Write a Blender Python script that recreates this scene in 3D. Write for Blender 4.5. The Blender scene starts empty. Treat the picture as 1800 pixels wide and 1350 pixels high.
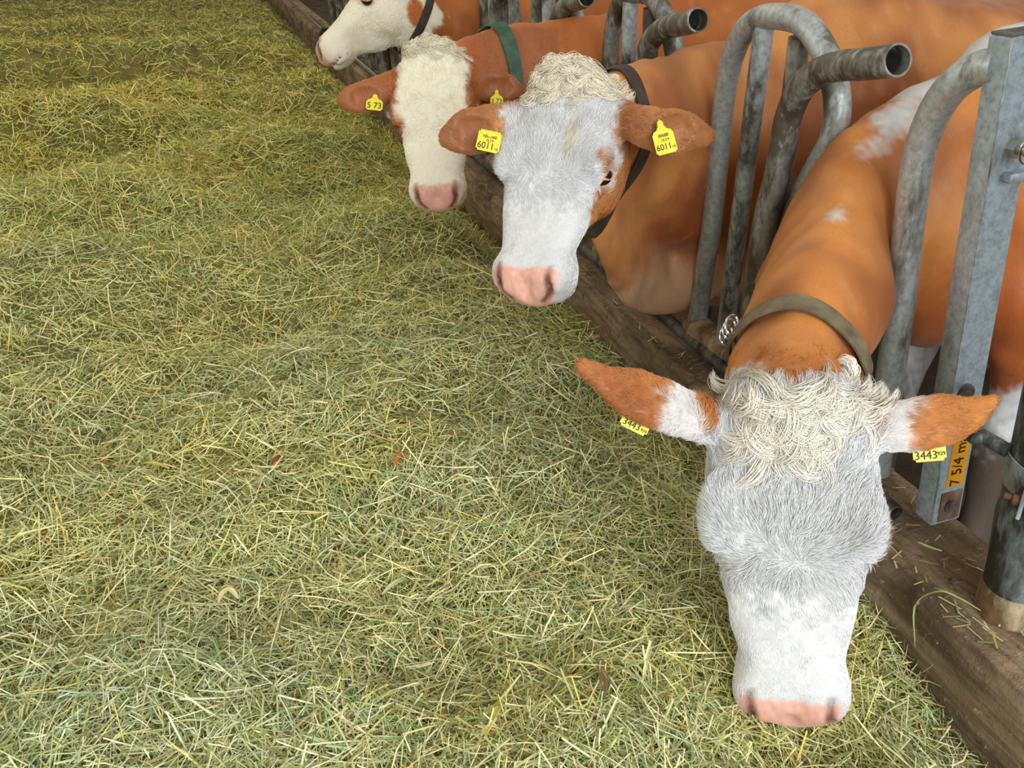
import bpy, math
import numpy as np
from mathutils import Vector, Matrix

# ------------------------------------------------------------------ camera, world, lights, exposure
SC = bpy.context.scene
COL = SC.collection
rng = np.random.default_rng(7)

CAM_H = 1.52
YAW, PITCH, FPX = math.radians(17.2), math.radians(27.08), 1600.0
cam_d = bpy.data.cameras.new('camera')
cam = bpy.data.objects.new('camera', cam_d); COL.objects.link(cam)
cam.location = (0, 0, CAM_H)
cam.rotation_euler = (math.pi / 2 - PITCH, 0, -YAW)
cam_d.sensor_fit = 'HORIZONTAL'; cam_d.sensor_width = 36.0
cam_d.lens = 36.0 * FPX / 1800.0
cam_d.clip_start = 0.02; cam_d.clip_end = 200
SC.camera = cam

world = bpy.data.worlds.new('world'); SC.world = world
world.use_nodes = True
bg = world.node_tree.nodes['Background']
bg.inputs['Color'].default_value = (1.0, 0.90, 0.70, 1)
bg.inputs['Strength'].default_value = 0.55


def area_light(name, loc, target, sx, sy, power, color):
    d = bpy.data.lights.new(name, 'AREA'); d.shape = 'RECTANGLE'
    d.size = sx; d.size_y = sy; d.energy = power; d.color = color
    o = bpy.data.objects.new(name, d); COL.objects.link(o)
    o.location = loc
    o.rotation_euler = (Vector(target) - Vector(loc)).to_track_quat('-Z', 'Y').to_euler()
    return o


# daylight through the open barn gate behind the photographer, and the open eaves on the alley side
area_light('gate_daylight', (0.6, -4.2, 2.9), (0.8, 1.5, 0.6), 5.0, 3.0, 430, (0.92, 0.97, 1.0))
area_light('eaves_daylight', (-3.6, 2.5, 3.2), (1.2, 2.6, 0.7), 6.0, 1.6, 38, (1.0, 0.98, 0.93))
area_light('roof_lamp', (-.6, 8.5, 4.6), (-.4, 8.0, 0), 3.0, 5.0, 50, (1.0, 0.84, 0.50))
SC.view_settings.view_transform = 'Standard'
SC.view_settings.look = 'None'
SC.view_settings.gamma = 1.0
SC.view_settings.use_curve_mapping = False
SC.view_settings.exposure = 0.0
SC.cycles.max_bounces = 6
SC.cycles.diffuse_bounces = 3
SC.cycles.glossy_bounces = 2
SC.cycles_curves.subdivisions = 2

KERB_X, KERB_Z = 1.157, 0.35
STALL = 0.757
COW_FLOOR = -0.05


# ------------------------------------------------------------------ helpers
def tag(o, label=None, cat=None, group=None, kind=None):
    if label: o['label'] = label
    if cat: o['category'] = cat
    if group: o['group'] = group
    if kind: o['kind'] = kind
    return o


def srgb(r, g, b):
    f = lambda c: (c / 255 / 12.92) if c / 255 <= 0.04045 else ((c / 255 + 0.055) / 1.055) ** 2.4
    return np.array([f(r), f(g), f(b)])


def rgba(c): return (float(c[0]), float(c[1]), float(c[2]), 1.0)


def empty(name, loc=(0, 0, 0)):
    o = bpy.data.objects.new(name, None); COL.objects.link(o)
    o.location = loc; o.empty_display_size = 0.05
    return o


def mesh_np(name, V, quads=None, tris=None, mat=None, parent=None, smooth=True, colors=None, link=True):
    me = bpy.data.meshes.new(name)
    V = np.asarray(V, np.float32)
    nq = 0 if quads is None else len(quads); nt = 0 if tris is None else len(tris)
    me.vertices.add(len(V)); me.vertices.foreach_set('co', V.ravel())
    loops = []
    if nq: loops.append(np.asarray(quads, np.int32).ravel())
    if nt: loops.append(np.asarray(tris, np.int32).ravel())
    L = np.concatenate(loops)
    me.loops.add(len(L)); me.loops.foreach_set('vertex_index', L)
    starts = np.concatenate([np.arange(nq) * 4, nq * 4 + np.arange(nt) * 3]).astype(np.int32)
    me.polygons.add(nq + nt); me.polygons.foreach_set('loop_start', starts)
    me.update(calc_edges=True)
    if colors is not None:
        a = me.color_attributes.new('Col', 'FLOAT_COLOR', 'POINT')
        c4 = np.ones((len(V), 4), np.float32); c4[:, :3] = colors
        a.data.foreach_set('color', c4.ravel())
    me.polygons.foreach_set('use_smooth', np.full(nq + nt, smooth, bool))
    if mat: me.materials.append(mat)
    me.validate()
    o = bpy.data.objects.new(name, me)
    COL.objects.link(o)
    if parent is not None: o.parent = parent; o.matrix_parent_inverse = Matrix.Translation(parent.location).inverted()
    return o


class MB:
    """collects tubes, boxes and lathes for ONE mesh object"""
    def __init__(s): s.V = []; s.Q = []; s.T = []; s.n = 0

    def add(s, V, Q=None, T=None):
        V = np.asarray(V, float)
        s.V.append(V)
        if Q is not None and len(Q): s.Q.append(np.asarray(Q) + s.n)
        if T is not None and len(T): s.T.append(np.asarray(T) + s.n)
        s.n += len(V)

    def tube(s, pts, r, seg=16, inner=0.0, caps=(True, True)):
        pts = np.asarray(pts, float); n = len(pts)
        r = np.full(n, r) if np.isscalar(r) else np.asarray(r, float)
        T = np.gradient(pts, axis=0); T /= np.linalg.norm(T, axis=1)[:, None]
        ref = np.array([1.0, 0.07, 0.03]) if abs(T[0][0]) < .8 else np.array([0.03, 0.07, 1.0])
        N = np.cross(T[0], ref); N /= np.linalg.norm(N)
        a = np.linspace(0, 2 * np.pi, seg, endpoint=False)
        rings = []; frames = []
        for i in range(n):
            N = N - T[i] * (N @ T[i]); N /= np.linalg.norm(N)
            B = np.cross(T[i], N); frames.append((N.copy(), B))
            rings.append(pts[i] + r[i] * (np.cos(a)[:, None] * N + np.sin(a)[:, None] * B))
        V = np.concatenate(rings)
        i = np.arange(n - 1)[:, None] * seg; j = np.arange(seg)[None]; j2 = (j + 1) % seg
        Q = np.stack([i + j, i + j2, i + seg + j2, i + seg + j], -1).reshape(-1, 4)
        s.add(V, Q)
        for e, k in ((0, 0), (1, n - 1)):
            N, B = frames[k]; c = pts[k]
            if inner and not caps[e]:
                ri = r[k] - inner; dep = T[k] * (1 if e == 0 else -1) * 0.16
                circ = lambda rr, off: c + off + rr * (np.cos(a)[:, None] * N + np.sin(a)[:, None] * B)
                W = np.concatenate([circ(r[k], 0), circ(ri, 0), circ(ri, dep), [c + dep]])
                jj = np.arange(seg); kk = (jj + 1) % seg
                Q = np.concatenate([np.stack([jj, kk, seg + kk, seg + jj], -1), np.stack([seg + jj, seg + kk, 2 * seg + kk, 2 * seg + jj], -1)])
                T3 = np.stack([2 * seg + jj, 2 * seg + kk, np.full(seg, 3 * seg)], -1)
                s.add(W, Q, T3)
            elif caps[e]:
                W = np.concatenate([rings[k], [c]]); jj = np.arange(seg)
                s.add(W, None, np.stack([jj, (jj + 1) % seg, np.full(seg, seg)], -1))
        return s

    def box(s, c, half, ax=None, bev=0.0):
        ax = np.eye(3) if ax is None else np.asarray(ax, float)
        hx, hy, hz = half
        if bev <= 0: prof = [(-hx, -hy), (hx, -hy), (hx, hy), (-hx, hy)]
        else:
            prof = []
            for sx, sy, a0 in ((-1, -1, math.pi), (1, -1, 1.5 * math.pi), (1, 1, 0), (-1, 1, .5 * math.pi)):
                for q in (0, .5, 1):
                    a = a0 + q * math.pi / 2
                    prof.append((sx * (hx - bev) + bev * math.cos(a), sy * (hy - bev) + bev * math.sin(a)))
        m = len(prof); prof = np.array(prof)
        zs = [(-hz, 1 - (bev / max(hx, hy))), (-hz + bev, 1), (hz - bev, 1), (hz, 1 - (bev / max(hx, hy)))] if bev > 0 else [(-hz, 1), (hz, 1)]
        rings = [np.column_stack([prof * k, np.full(m, z)]) for z, k in zs]
        V = np.concatenate(rings); n = len(rings)
        i = np.arange(n - 1)[:, None] * m; j = np.arange(m)[None]; j2 = (j + 1) % m
        Q = np.stack([i + j, i + j2, i + m + j2, i + m + j], -1).reshape(-1, 4)
        V = np.concatenate([V, [[0, 0, -hz], [0, 0, hz]]]); jj = np.arange(m)
        T = np.concatenate([np.stack([(jj + 1) % m, jj, np.full(m, n * m)], -1), np.stack([(n - 1) * m + jj, (n - 1) * m + (jj + 1) % m, np.full(m, n * m + 1)], -1)])
        s.add(np.asarray(c) + V @ ax, Q, T)
        return s

    def ellipsoid(s, c, r, seg=20, ring=12):
        th = np.linspace(0, np.pi, ring + 1); ph = np.linspace(0, 2 * np.pi, seg, endpoint=False)
        V = np.stack([np.sin(th)[:, None] * np.cos(ph), np.sin(th)[:, None] * np.sin(ph), np.repeat(np.cos(th)[:, None], seg, 1)], -1).reshape(-1, 3)
        i = np.arange(ring)[:, None] * seg; j = np.arange(seg)[None]; j2 = (j + 1) % seg
        Q = np.stack([i + j, i + seg + j, i + seg + j2, i + j2], -1).reshape(-1, 4)
        s.add(np.asarray(c) + V * np.asarray(r), Q)
        return s

    def build(s, name, mat, parent=None, smooth=True, sharp=35):
        o = mesh_np(name, np.concatenate(s.V), np.concatenate(s.Q) if s.Q else None, np.concatenate(s.T) if s.T else None, mat, parent, smooth)
        if smooth and sharp:
            import bmesh
            bm = bmesh.new(); bm.from_mesh(o.data)
            bmesh.ops.remove_doubles(bm, verts=bm.verts, dist=1e-5)
            bmesh.ops.recalc_face_normals(bm, faces=bm.faces)
            lim = math.radians(sharp)
            for e in bm.edges:
                if len(e.link_faces) == 2 and e.calc_face_angle(0) > lim: e.smooth = False
            bm.to_mesh(o.data); bm.free()
        return o


def spline(pts, n):
    """Catmull-Rom through rows of pts (any number of columns), n samples"""
    P = np.asarray(pts, float)
    P = np.vstack([2 * P[0] - P[1], P, 2 * P[-1] - P[-2]])
    m = len(P) - 3
    u = np.linspace(0, m, n); k = np.minimum(u.astype(int), m - 1); t = (u - k)[:, None]
    a, b, c, d = P[k], P[k + 1], P[k + 2], P[k + 3]
    return 0.5 * (2 * b + (c - a) * t + (2 * a - 5 * b + 4 * c - d) * t ** 2 + (3 * b - a - 3 * c + d) * t ** 3)


class Noise:
    """cheap smooth 3-D noise: a sum of random plane waves, about -1..1"""
    def __init__(s, freq, seed, n=14):
        r = np.random.default_rng(seed)
        k = r.normal(size=(n, 3)); k /= np.linalg.norm(k, axis=1)[:, None]
        s.k = k * freq * r.uniform(.6, 1.6, (n, 1)) * 2 * np.pi; s.p = r.uniform(0, 6.28, n); s.n = n

    def __call__(s, X):
        X = np.asarray(X, float)
        out = np.zeros(len(X))
        for k, p in zip(s.k, s.p): out += np.sin(X @ k + p)
        return out / math.sqrt(s.n / 2) * .7


# ------------------------------------------------------------------ materials
def node_mat(name):
    m = bpy.data.materials.new(name); m.use_nodes = True
    nt = m.node_tree; b = nt.nodes['Principled BSDF']
    return m, nt, b


def N(nt, t, **kw):
    n = nt.nodes.new(t)
    for k, v in kw.items():
        if k in n.inputs: n.inputs[k].default_value = v
        else: setattr(n, k, v)
    return n


def ramp(nt, src, stops):
    r = nt.nodes.new('ShaderNodeValToRGB')
    el = r.color_ramp.elements
    while len(el) < len(stops): el.new(0.5)
    for e, (p, c) in zip(el, stops): e.position = p; e.color = rgba(c) if len(c) == 3 else c
    nt.links.new(src, r.inputs[0])
    return r


def mix(nt, fac, a, b, mode='MIX'):
    m = nt.nodes.new('ShaderNodeMix'); m.data_type = 'RGBA'; m.blend_type = mode
    for sock, v in ((m.inputs[0], fac), (m.inputs[6], a), (m.inputs[7], b)):
        if hasattr(v, 'links'): nt.links.new(v, sock)
        elif np.isscalar(v): sock.default_value = v
        else: sock.default_value = rgba(v)
    return m.outputs[2]


def coords(nt, scale=(1, 1, 1)):
    tc = nt.nodes.new('ShaderNodeNewGeometry')
    mp = nt.nodes.new('ShaderNodeMapping'); mp.inputs['Scale'].default_value = scale
    nt.links.new(tc.outputs['Position'], mp.inputs[0])
    return mp.outputs[0]


def noise(nt, vec, scale, detail=4, rough=.55, dist=0):
    n = N(nt, 'ShaderNodeTexNoise', Scale=scale, Detail=detail, Roughness=rough, Distortion=dist)
    nt.links.new(vec, n.inputs['Vector'])
    return n.outputs['Fac']


def bump(nt, b, h, strength=.3, dist=.004):
    n = N(nt, 'ShaderNodeBump', Strength=strength, Distance=dist)
    nt.links.new(h, n.inputs['Height']); nt.links.new(n.outputs[0], b.inputs['Normal'])


def mat_plain(name, c, rough=.5, metal=0.0, spec=.5):
    m, nt, b = node_mat(name)
    v = coords(nt)
    f = noise(nt, v, 60, 4)
    col = mix(nt, f, np.asarray(c) * .82, np.minimum(np.asarray(c) * 1.12, 1))
    nt.links.new(col, b.inputs['Base Color'])
    b.inputs['Roughness'].default_value = rough; b.inputs['Metallic'].default_value = metal
    b.inputs['Specular IOR Level'].default_value = spec
    return m


def mat_galv(name, base, dirt, amount=.5, metal=.55, rough=.42):
    """galvanised steel with rubbed dirt, spangle and rust specks"""
    m, nt, b = node_mat(name)
    v = coords(nt); vs = coords(nt, (1, 1, .35))
    f1 = noise(nt, vs, 12, 8, .66, .2); f2 = noise(nt, v, 70, 5, .7); f3 = noise(nt, vs, 28, 5, .65)
    g = ramp(nt, f2, [(.35, base * .72), (.5, base), (.68, np.minimum(base * 1.22, 1))]).outputs[0]
    dm = ramp(nt, f1, [(.62 - amount * .35, (0, 0, 0)), (.72 - amount * .28, (1, 1, 1))]).outputs[0]
    dcol = ramp(nt, f3, [(.38, dirt * .55), (.55, dirt), (.66, base * .85)]).outputs[0]
    c = mix(nt, dm, g, dcol)
    rm = ramp(nt, noise(nt, v, 17, 6, .7), [(.64, (0, 0, 0)), (.74, (1, 1, 1))]).outputs[0]
    rs = N(nt, 'ShaderNodeMath', operation='MULTIPLY'); nt.links.new(rm, rs.inputs[0]); rs.inputs[1].default_value = .55
    c = mix(nt, rs.outputs[0], c, srgb(120, 88, 66))
    nt.links.new(c, b.inputs['Base Color'])
    mt = N(nt, 'ShaderNodeMapRange'); nt.links.new(dm, mt.inputs[0]); mt.inputs[3].default_value = metal; mt.inputs[4].default_value = metal * .25
    nt.links.new(mt.outputs[0], b.inputs['Metallic'])
    rr = N(nt, 'ShaderNodeMapRange'); nt.links.new(f3, rr.inputs[0]); rr.inputs[3].default_value = rough - .1; rr.inputs[4].default_value = rough + .25
    nt.links.new(rr.outputs[0], b.inputs['Roughness'])
    bump(nt, b, f2, .25, .002)
    return m


STEEL = srgb(192, 204, 212)
M_GALV = mat_galv('galvanised_steel', STEEL, srgb(92, 90, 80), .42)
M_WORN = mat_galv('worn_dirty_steel', srgb(172, 176, 174), srgb(96, 90, 80), .75, .6, .4)
M_POST = mat_galv('post_steel', srgb(170, 186, 198), srgb(136, 142, 138), .25, .35, .5)
M_BIG = mat_galv('support_steel', srgb(142, 152, 156), srgb(60, 60, 58), .75, .5, .45)
M_BAR = mat_galv('floor_bar_steel', srgb(112, 112, 106), srgb(52, 48, 42), .6, .3, .55)
M_RUST = mat_galv('rusty_plate', srgb(150, 128, 112), srgb(110, 74, 56), .7, .2, .7)
M_BOLT = mat_plain('zinc_bolt', srgb(190, 190, 182), .35, .8)
M_CHROME = mat_plain('chrome_ring', srgb(215, 218, 222), .18, 1.0)
M_MUCK = mat_galv('mucky_socket', srgb(178, 158, 122), srgb(124, 102, 74), .7, .0, .8)
M_BLACK = mat_plain('black_plastic', srgb(34, 34, 36), .45)
M_RED = mat_plain('red_plastic', srgb(178, 48, 30), .45)
M_TEAL = mat_plain('teal_plastic', srgb(60, 110, 108), .45)
M_YELLOW = mat_plain('yellow_tag_plastic', srgb(236, 222, 50), .45)
M_INK = mat_plain('black_ink', srgb(40, 38, 26), .6)
M_ORANGE = mat_plain('orange_sticker', srgb(240, 166, 34), .5)
M_EYE = mat_plain('cow_eye', srgb(34, 20, 14), .06)
M_LID = mat_plain('pink_eyelid', srgb(222, 160, 138), .45)


def mat_strap(name, c):
    m, nt, b = node_mat(name)
    v = coords(nt)
    f = noise(nt, v, 22, 5, .6); w = noise(nt, v, 420, 2, .5)
    col = ramp(nt, f, [(.36, c * .7), (.5, c), (.66, np.minimum(c * 1.3 + .01, 1))]).outputs[0]
    nt.links.new(col, b.inputs['Base Color']); b.inputs['Roughness'].default_value = .55
    bump(nt, b, w, .3, .001)
    return m


def mat_kerb():
    m, nt, b = node_mat('kerb_surface')
    v = coords(nt, (1, .35, 1)); v1 = coords(nt)
    f = noise(nt, v, 7, 8, .65, .5); f2 = noise(nt, v1, 55, 6, .7); g = noise(nt, coords(nt, (1, .06, 1)), 60, 4, .6)
    c = ramp(nt, f, [(.28, srgb(74, 60, 44)), (.44, srgb(122, 102, 78)), (.56, srgb(164, 144, 116)), (.66, srgb(150, 116, 78)), (.78, srgb(176, 156, 128))]).outputs[0]
    c = mix(nt, ramp(nt, g, [(.38, (.5, .5, .5)), (.55, (0, 0, 0))]).outputs[0], c, srgb(72, 54, 38))
    sp = ramp(nt, f2, [(.62, (0, 0, 0)), (.69, (1, 1, 1))]).outputs[0]
    c = mix(nt, sp, c, srgb(196, 182, 158))
    dk = ramp(nt, noise(nt, v1, 30, 6, .7), [(.30, (1, 1, 1)), (.40, (0, 0, 0))]).outputs[0]
    c = mix(nt, dk, c, srgb(62, 50, 38))
    nt.links.new(c, b.inputs['Base Color']); b.inputs['Roughness'].default_value = .8
    bump(nt, b, f2, .8, .010)
    return m


def mat_ground(name, a, c2, sc=5):
    m, nt, b = node_mat(name)
    v = coords(nt); f = noise(nt, v, sc, 8, .65); f2 = noise(nt, v, sc * 14, 4, .6)
    c = ramp(nt, f, [(.35, a), (.65, c2)]).outputs[0]
    nt.links.new(c, b.inputs['Base Color']); b.inputs['Roughness'].default_value = .85
    bump(nt, b, f2, .4, .01)
    return m


def mat_attr(name, rough=.7, fine=0.0, spec=.2, bump_s=0.0, scale=160, stretch=(1, 1, 1), sheen=0.0):
    """base colour from the vertex attribute (coat pattern), with fine grain"""
    m, nt, b = node_mat(name)
    a = N(nt, 'ShaderNodeAttribute', attribute_name='Col')
    v = coords(nt, stretch); f = noise(nt, v, scale, 5, .65)
    if fine > 0:
        mr = N(nt, 'ShaderNodeMapRange'); nt.links.new(f, mr.inputs[0])
        mr.inputs[1].default_value = .3; mr.inputs[2].default_value = .7
        mr.inputs[3].default_value = 1 - fine; mr.inputs[4].default_value = 1 + fine
        g = nt.nodes.new('ShaderNodeVectorMath'); g.operation = 'SCALE'
        nt.links.new(a.outputs['Color'], g.inputs[0]); nt.links.new(mr.outputs[0], g.inputs['Scale'])
        nt.links.new(g.outputs[0], b.inputs['Base Color'])
    else: nt.links.new(a.outputs['Color'], b.inputs['Base Color'])
    b.inputs['Roughness'].default_value = rough; b.inputs['Specular IOR Level'].default_value = spec
    b.inputs['Sheen Weight'].default_value = sheen
    if bump_s: bump(nt, b, f, bump_s, .003)
    return m


M_COAT = mat_attr('cow_coat', .50, .07, .38, .22, 130, (1, 1, .5), .08)
M_FUR = mat_attr('cow_fur', .55, 0, .3)
M_HAY = mat_attr('hay_stalks', .6, .06, .22, 0, 90)

# ------------------------------------------------------------------ the setting
def fence_x(z): return 1.30 - .09 * (z - .40)


def FP(y, z, off=0.0): return np.array([fence_x(z) + off, y, z])


def plane(name, x0, x1, y0, y1, z, mat, kind='structure', nx=8, ny=8):
    X, Y = np.meshgrid(np.linspace(x0, x1, nx), np.linspace(y0, y1, ny), indexing='ij')
    V = np.stack([X, Y, np.full_like(X, z)], -1).reshape(-1, 3)
    i = np.arange(nx - 1)[:, None] * ny; j = np.arange(ny - 1)[None]
    Q = np.stack([i + j, i + ny + j, i + ny + j + 1, i + j + 1], -1).reshape(-1, 4)
    return tag(mesh_np(name, V, Q, mat=mat), kind=kind)


M_FLOOR = mat_ground('concrete_floor', srgb(92, 84, 72), srgb(130, 120, 104))
M_STALL = mat_ground('stall_floor', srgb(46, 38, 30), srgb(84, 70, 54), 4)
M_WALL = mat_ground('barn_wall', srgb(120, 104, 82), srgb(150, 134, 108), 2)
plane('floor', -4.2, KERB_X + .02, -3.2, 24, 0.0, M_FLOOR)
plane('floor_stalls', KERB_X + .02, 7.6, -3.2, 24, COW_FLOOR, M_STALL)
mb = MB(); mb.box((7.7, 10.4, 1.3), (.1, 13.6, 1.4)); tag(mb.build('wall_right', M_WALL, sharp=0, smooth=False), kind='structure')
mb = MB(); mb.box((1.7, 24.1, 1.3), (6.1, .1, 1.4)); tag(mb.build('wall_back', M_WALL, sharp=0, smooth=False), kind='structure')


def build_kerb():
    prof = [(0.0, -.06), (0.0, .10), (0.0, .20), (.001, .27), (.001, .315), (.004, .335), (.013, .347), (.03, KERB_Z), (.08, KERB_Z), (.13, KERB_Z + .001),
            (.18, KERB_Z), (.23, KERB_Z), (.262, .345), (.275, .33), (.28, .25), (.28, .1), (.28, -.06)]
    prof = np.array(prof)
    ys = np.concatenate([np.arange(-.6, 4.5, .012), np.arange(4.5, 24, .06)])
    m = len(prof)
    V = np.zeros((len(ys), m, 3)); V[:, :, 0] = KERB_X + prof[None, :, 0]; V[:, :, 2] = prof[None, :, 1]; V[:, :, 1] = ys[:, None]
    V = V.reshape(-1, 3)
    n1, n2 = Noise(4, 1), Noise(22, 2)
    d = .005 * n1(V * [1, .6, 1]) + .0028 * n2(V * [1, .5, 1])
    edge = np.tile(np.exp(-((prof[:, 0] - .01) / .02) ** 2) * (prof[:, 1] > .30), len(ys))
    chip = np.maximum(Noise(9, 5)(V * [0, 1, 0]) - .35, 0) * edge * .022
    V[:, 0] += -d * .7 + chip; V[:, 2] += d - chip * 1.3
    i = np.arange(len(ys) - 1)[:, None] * m; j = np.arange(m - 1)[None]
    Q = np.stack([i + j, i + j + 1, i + m + j + 1, i + m + j], -1).reshape(-1, 4)
    tag(mesh_np('kerb', V, Q, mat=mat_kerb()), label='worn brown manger kerb between the hay and the tube fence', kind='structure')


build_kerb()
# ------------------------------------------------------------------ the tube feed fence
R_TUBE = .0285


def text_mesh(name, txt, size, mat, parent, origin, xdir, ydir, depth=.0006, lift=.0012, bold=0.0, sx=1.0):
    cu = bpy.data.curves.new(name, 'FONT'); cu.body = txt; cu.size = size
    cu.align_x = 'CENTER'; cu.align_y = 'CENTER'; cu.extrude = depth; cu.offset = bold; cu.resolution_u = 3
    o = bpy.data.objects.new(name, cu); COL.objects.link(o)
    dg = bpy.context.evaluated_depsgraph_get()
    me = bpy.data.meshes.new_from_object(o.evaluated_get(dg))
    bpy.data.objects.remove(o)
    x = Vector(xdir).normalized(); y = Vector(ydir).normalized(); z = x.cross(y)
    M = Matrix((x * sx, y, z)).transposed().to_4x4(); M.translation = Vector(origin) + z * lift
    me.transform(M); me.materials.clear(); me.materials.append(mat)
    ob = bpy.data.objects.new(name, me); COL.objects.link(ob)
    if parent is not None:
        ob.parent = parent
        ob.matrix_parent_inverse = Matrix.Translation(parent.location).inverted()
    return ob


DIVIDER_LABELS = [
    'tube divider with arched loop and open-ended horn between the two nearest cows',
    'tube divider with open horn behind the curly head of the cow tagged 6011',
    'tube divider between the green-collared cow and the cow tagged 6011',
    'tube divider at the neck of the cow with the green collar',
    'tube divider just behind the white cow seen from the side',
    'first tube divider beyond the white cow seen from the side',
    'second tube divider beyond the white cow seen from the side',
    'third tube divider beyond the white cow seen from the side',
    'fourth tube divider beyond the white cow seen from the side',
    'fifth tube divider beyond the white cow seen from the side',
    'sixth tube divider beyond the white cow seen from the side',
    'seventh tube divider beyond the white cow seen from the side']


def pipe(pts, off, n):
    P = spline([(y, z, o) for (y, z, o) in [(p[0], p[1], (p[2] if len(p) > 2 else 0) + off) for p in pts]], n)
    return np.array([FP(y, z, o) for y, z, o in P])


def build_divider(k):
    dy = STALL * k
    root = tag(empty('tube_divider', FP(2.0 + dy, .37)), DIVIDER_LABELS[k], 'divider', 'tube dividers of the feed fence')
    seg = 20 if k < 3 else 12; n = 70 if k < 3 else 40
    loop = [(2.285, .41), (2.272, .466), (2.240, .60), (2.204, .746), (2.178, .91), (2.156, 1.068), (2.135, 1.16), (2.100, 1.235), (2.045, 1.29), (1.975, 1.318), (1.887, 1.326),
            (1.815, 1.32), (1.755, 1.29), (1.702, 1.24), (1.672, 1.17), (1.680, 1.10), (1.725, 1.03), (1.775, .95), (1.815, .85), (1.835, .70), (1.845, .52), (1.85, .41)]
    mb = MB(); mb.tube(pipe([(y + dy, z) for y, z in loop], .0, n * 2), R_TUBE, seg)
    mb.build('arched_tube', M_WORN if k else M_GALVWORN, root)
    for (y0, z0), (y1, z1) in (((2.118, .41), (1.972, 1.30)), ((1.925, .41), (1.826, 1.29))):
        t = np.linspace(0, 1, 24)[:, None]
        a, b = FP(y0 + dy, z0), FP(y1 + dy, z1)
        mb = MB(); mb.tube(a + (b - a) * t, .024, seg); mb.build('inner_bar', M_GALV if y0 > 2 else M_WORN, root)
    horn = [(1.424, 1.296, -.06), (1.47, 1.286, -.06), (1.528, 1.275, -.06), (1.60, 1.262, -.06), (1.666, 1.238, -.06), (1.722, 1.198, -.06), (1.762, 1.135, -.058), (1.783, 1.06, -.055), (1.80, .98, -.058),
            (1.828, .88, -.062), (1.86, .72, -.060), (1.90, .55, -.045), (1.92, .41, -.03)]
    mb = MB(); mb.tube(pipe([(y + dy, z, o) for y, z, o in horn], 0, n + 30), .0295, seg + 4, inner=.004, caps=(False, True))
    mb.build('horn_tube', M_WORN, root)
    # mucky sleeve that joins the feet of the loop
    mb = MB(); p = [FP(2.33 + dy, .395), FP(2.28 + dy, .40), FP(2.20 + dy, .405), FP(2.08 + dy, .40), FP(2.04 + dy, .395)]
    mb.tube(spline(p, 24), np.interp(np.linspace(0, 1, 24), [0, .15, .3, .5, .8, 1], [.026, .036, .046, .040, .034, .028]), 14)
    mb.build('foot_sleeve', M_MUCK, root)
    return root


M_GALVWORN = mat_galv('worn_galvanised_steel', srgb(184, 192, 196), srgb(112, 110, 100), .32, .55, .38)
for k in range(12): build_divider(k)

# square post with the curved guard tube, bolts and the orange sticker
post = tag(empty('fence_post', FP(1.26, .383)), 'square blue-grey steel post with an orange sticker and curved guard tube', 'post')
tilt = np.array([[1, 0, .09], [0, 1, 0], [-.09, 0, 1]]); tilt = tilt / np.linalg.norm(tilt, axis=1)[:, None]
# rows are the post's own axes: across, along the fence, up the leaning fence
zax = FP(0, 1.35) - FP(0, .38); zax /= np.linalg.norm(zax)
xax = np.cross([0, 1, 0], zax); AX = np.array([xax, [0, 1, 0], zax])
mid = (FP(1.260, 1.352) + FP(1.260, .383)) / 2 + xax * .036
H2 = np.linalg.norm(FP(0, 1.352) - FP(0, .383)) / 2
mb = MB(); mb.box(mid, (.036, .0255, H2), AX, bev=.004); mb.build('square_tube', M_POST, post)
mb = MB(); mb.box(mid + zax * (H2 + .002), (.034, .0235, .0025), AX, bev=.001); mb.build('end_cap', M_BAR, post)
# weld seam down the corner between the two visible faces
sw = [mid + zax * h + xax * -.0355 + np.array([0, -.0255, 0]) for h in np.linspace(-H2 + .01, H2 - .01, 60)]
sw = np.array(sw); sw[:, 1] += np.random.default_rng(3).normal(0, .0006, 60)
mb = MB(); mb.tube(sw, .0011, 6); mb.build('corner_seam', M_GALV, post)
guard = [(1.275, 1.300, .02), (1.302, 1.296, .012), (1.34, 1.268, .0), (1.378, 1.222, 0), (1.402, 1.165, 0), (1.413, 1.10, 0), (1.414, 1.0, 0), (1.411, .85, 0), (1.413, .615, 0), (1.418, .41, 0)]
mb = MB(); mb.tube(pipe(guard, 0, 90), .0295, 24); mb.build('guard_tube', M_GALVWORN, post)


def hexnut(mb, c, ax, r, h):
    ax = np.asarray(ax, float); a = np.linspace(0, 2 * np.pi, 7)[:-1]
    u = np.cross(ax, [0, 0, 1]); u /= np.linalg.norm(u); v = np.cross(ax, u)
    ring = np.cos(a)[:, None] * u * r + np.sin(a)[:, None] * v * r
    V = np.concatenate([c + ring, c + ring + ax * h, [c, c + ax * h]])
    j = np.arange(6); k = (j + 1) % 6
    mb.add(V, np.stack([j, k, 6 + k, 6 + j], -1), np.concatenate([np.stack([k, j, np.full(6, 12)], -1), np.stack([6 + j, 6 + k, np.full(6, 13)], -1)]))


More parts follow.
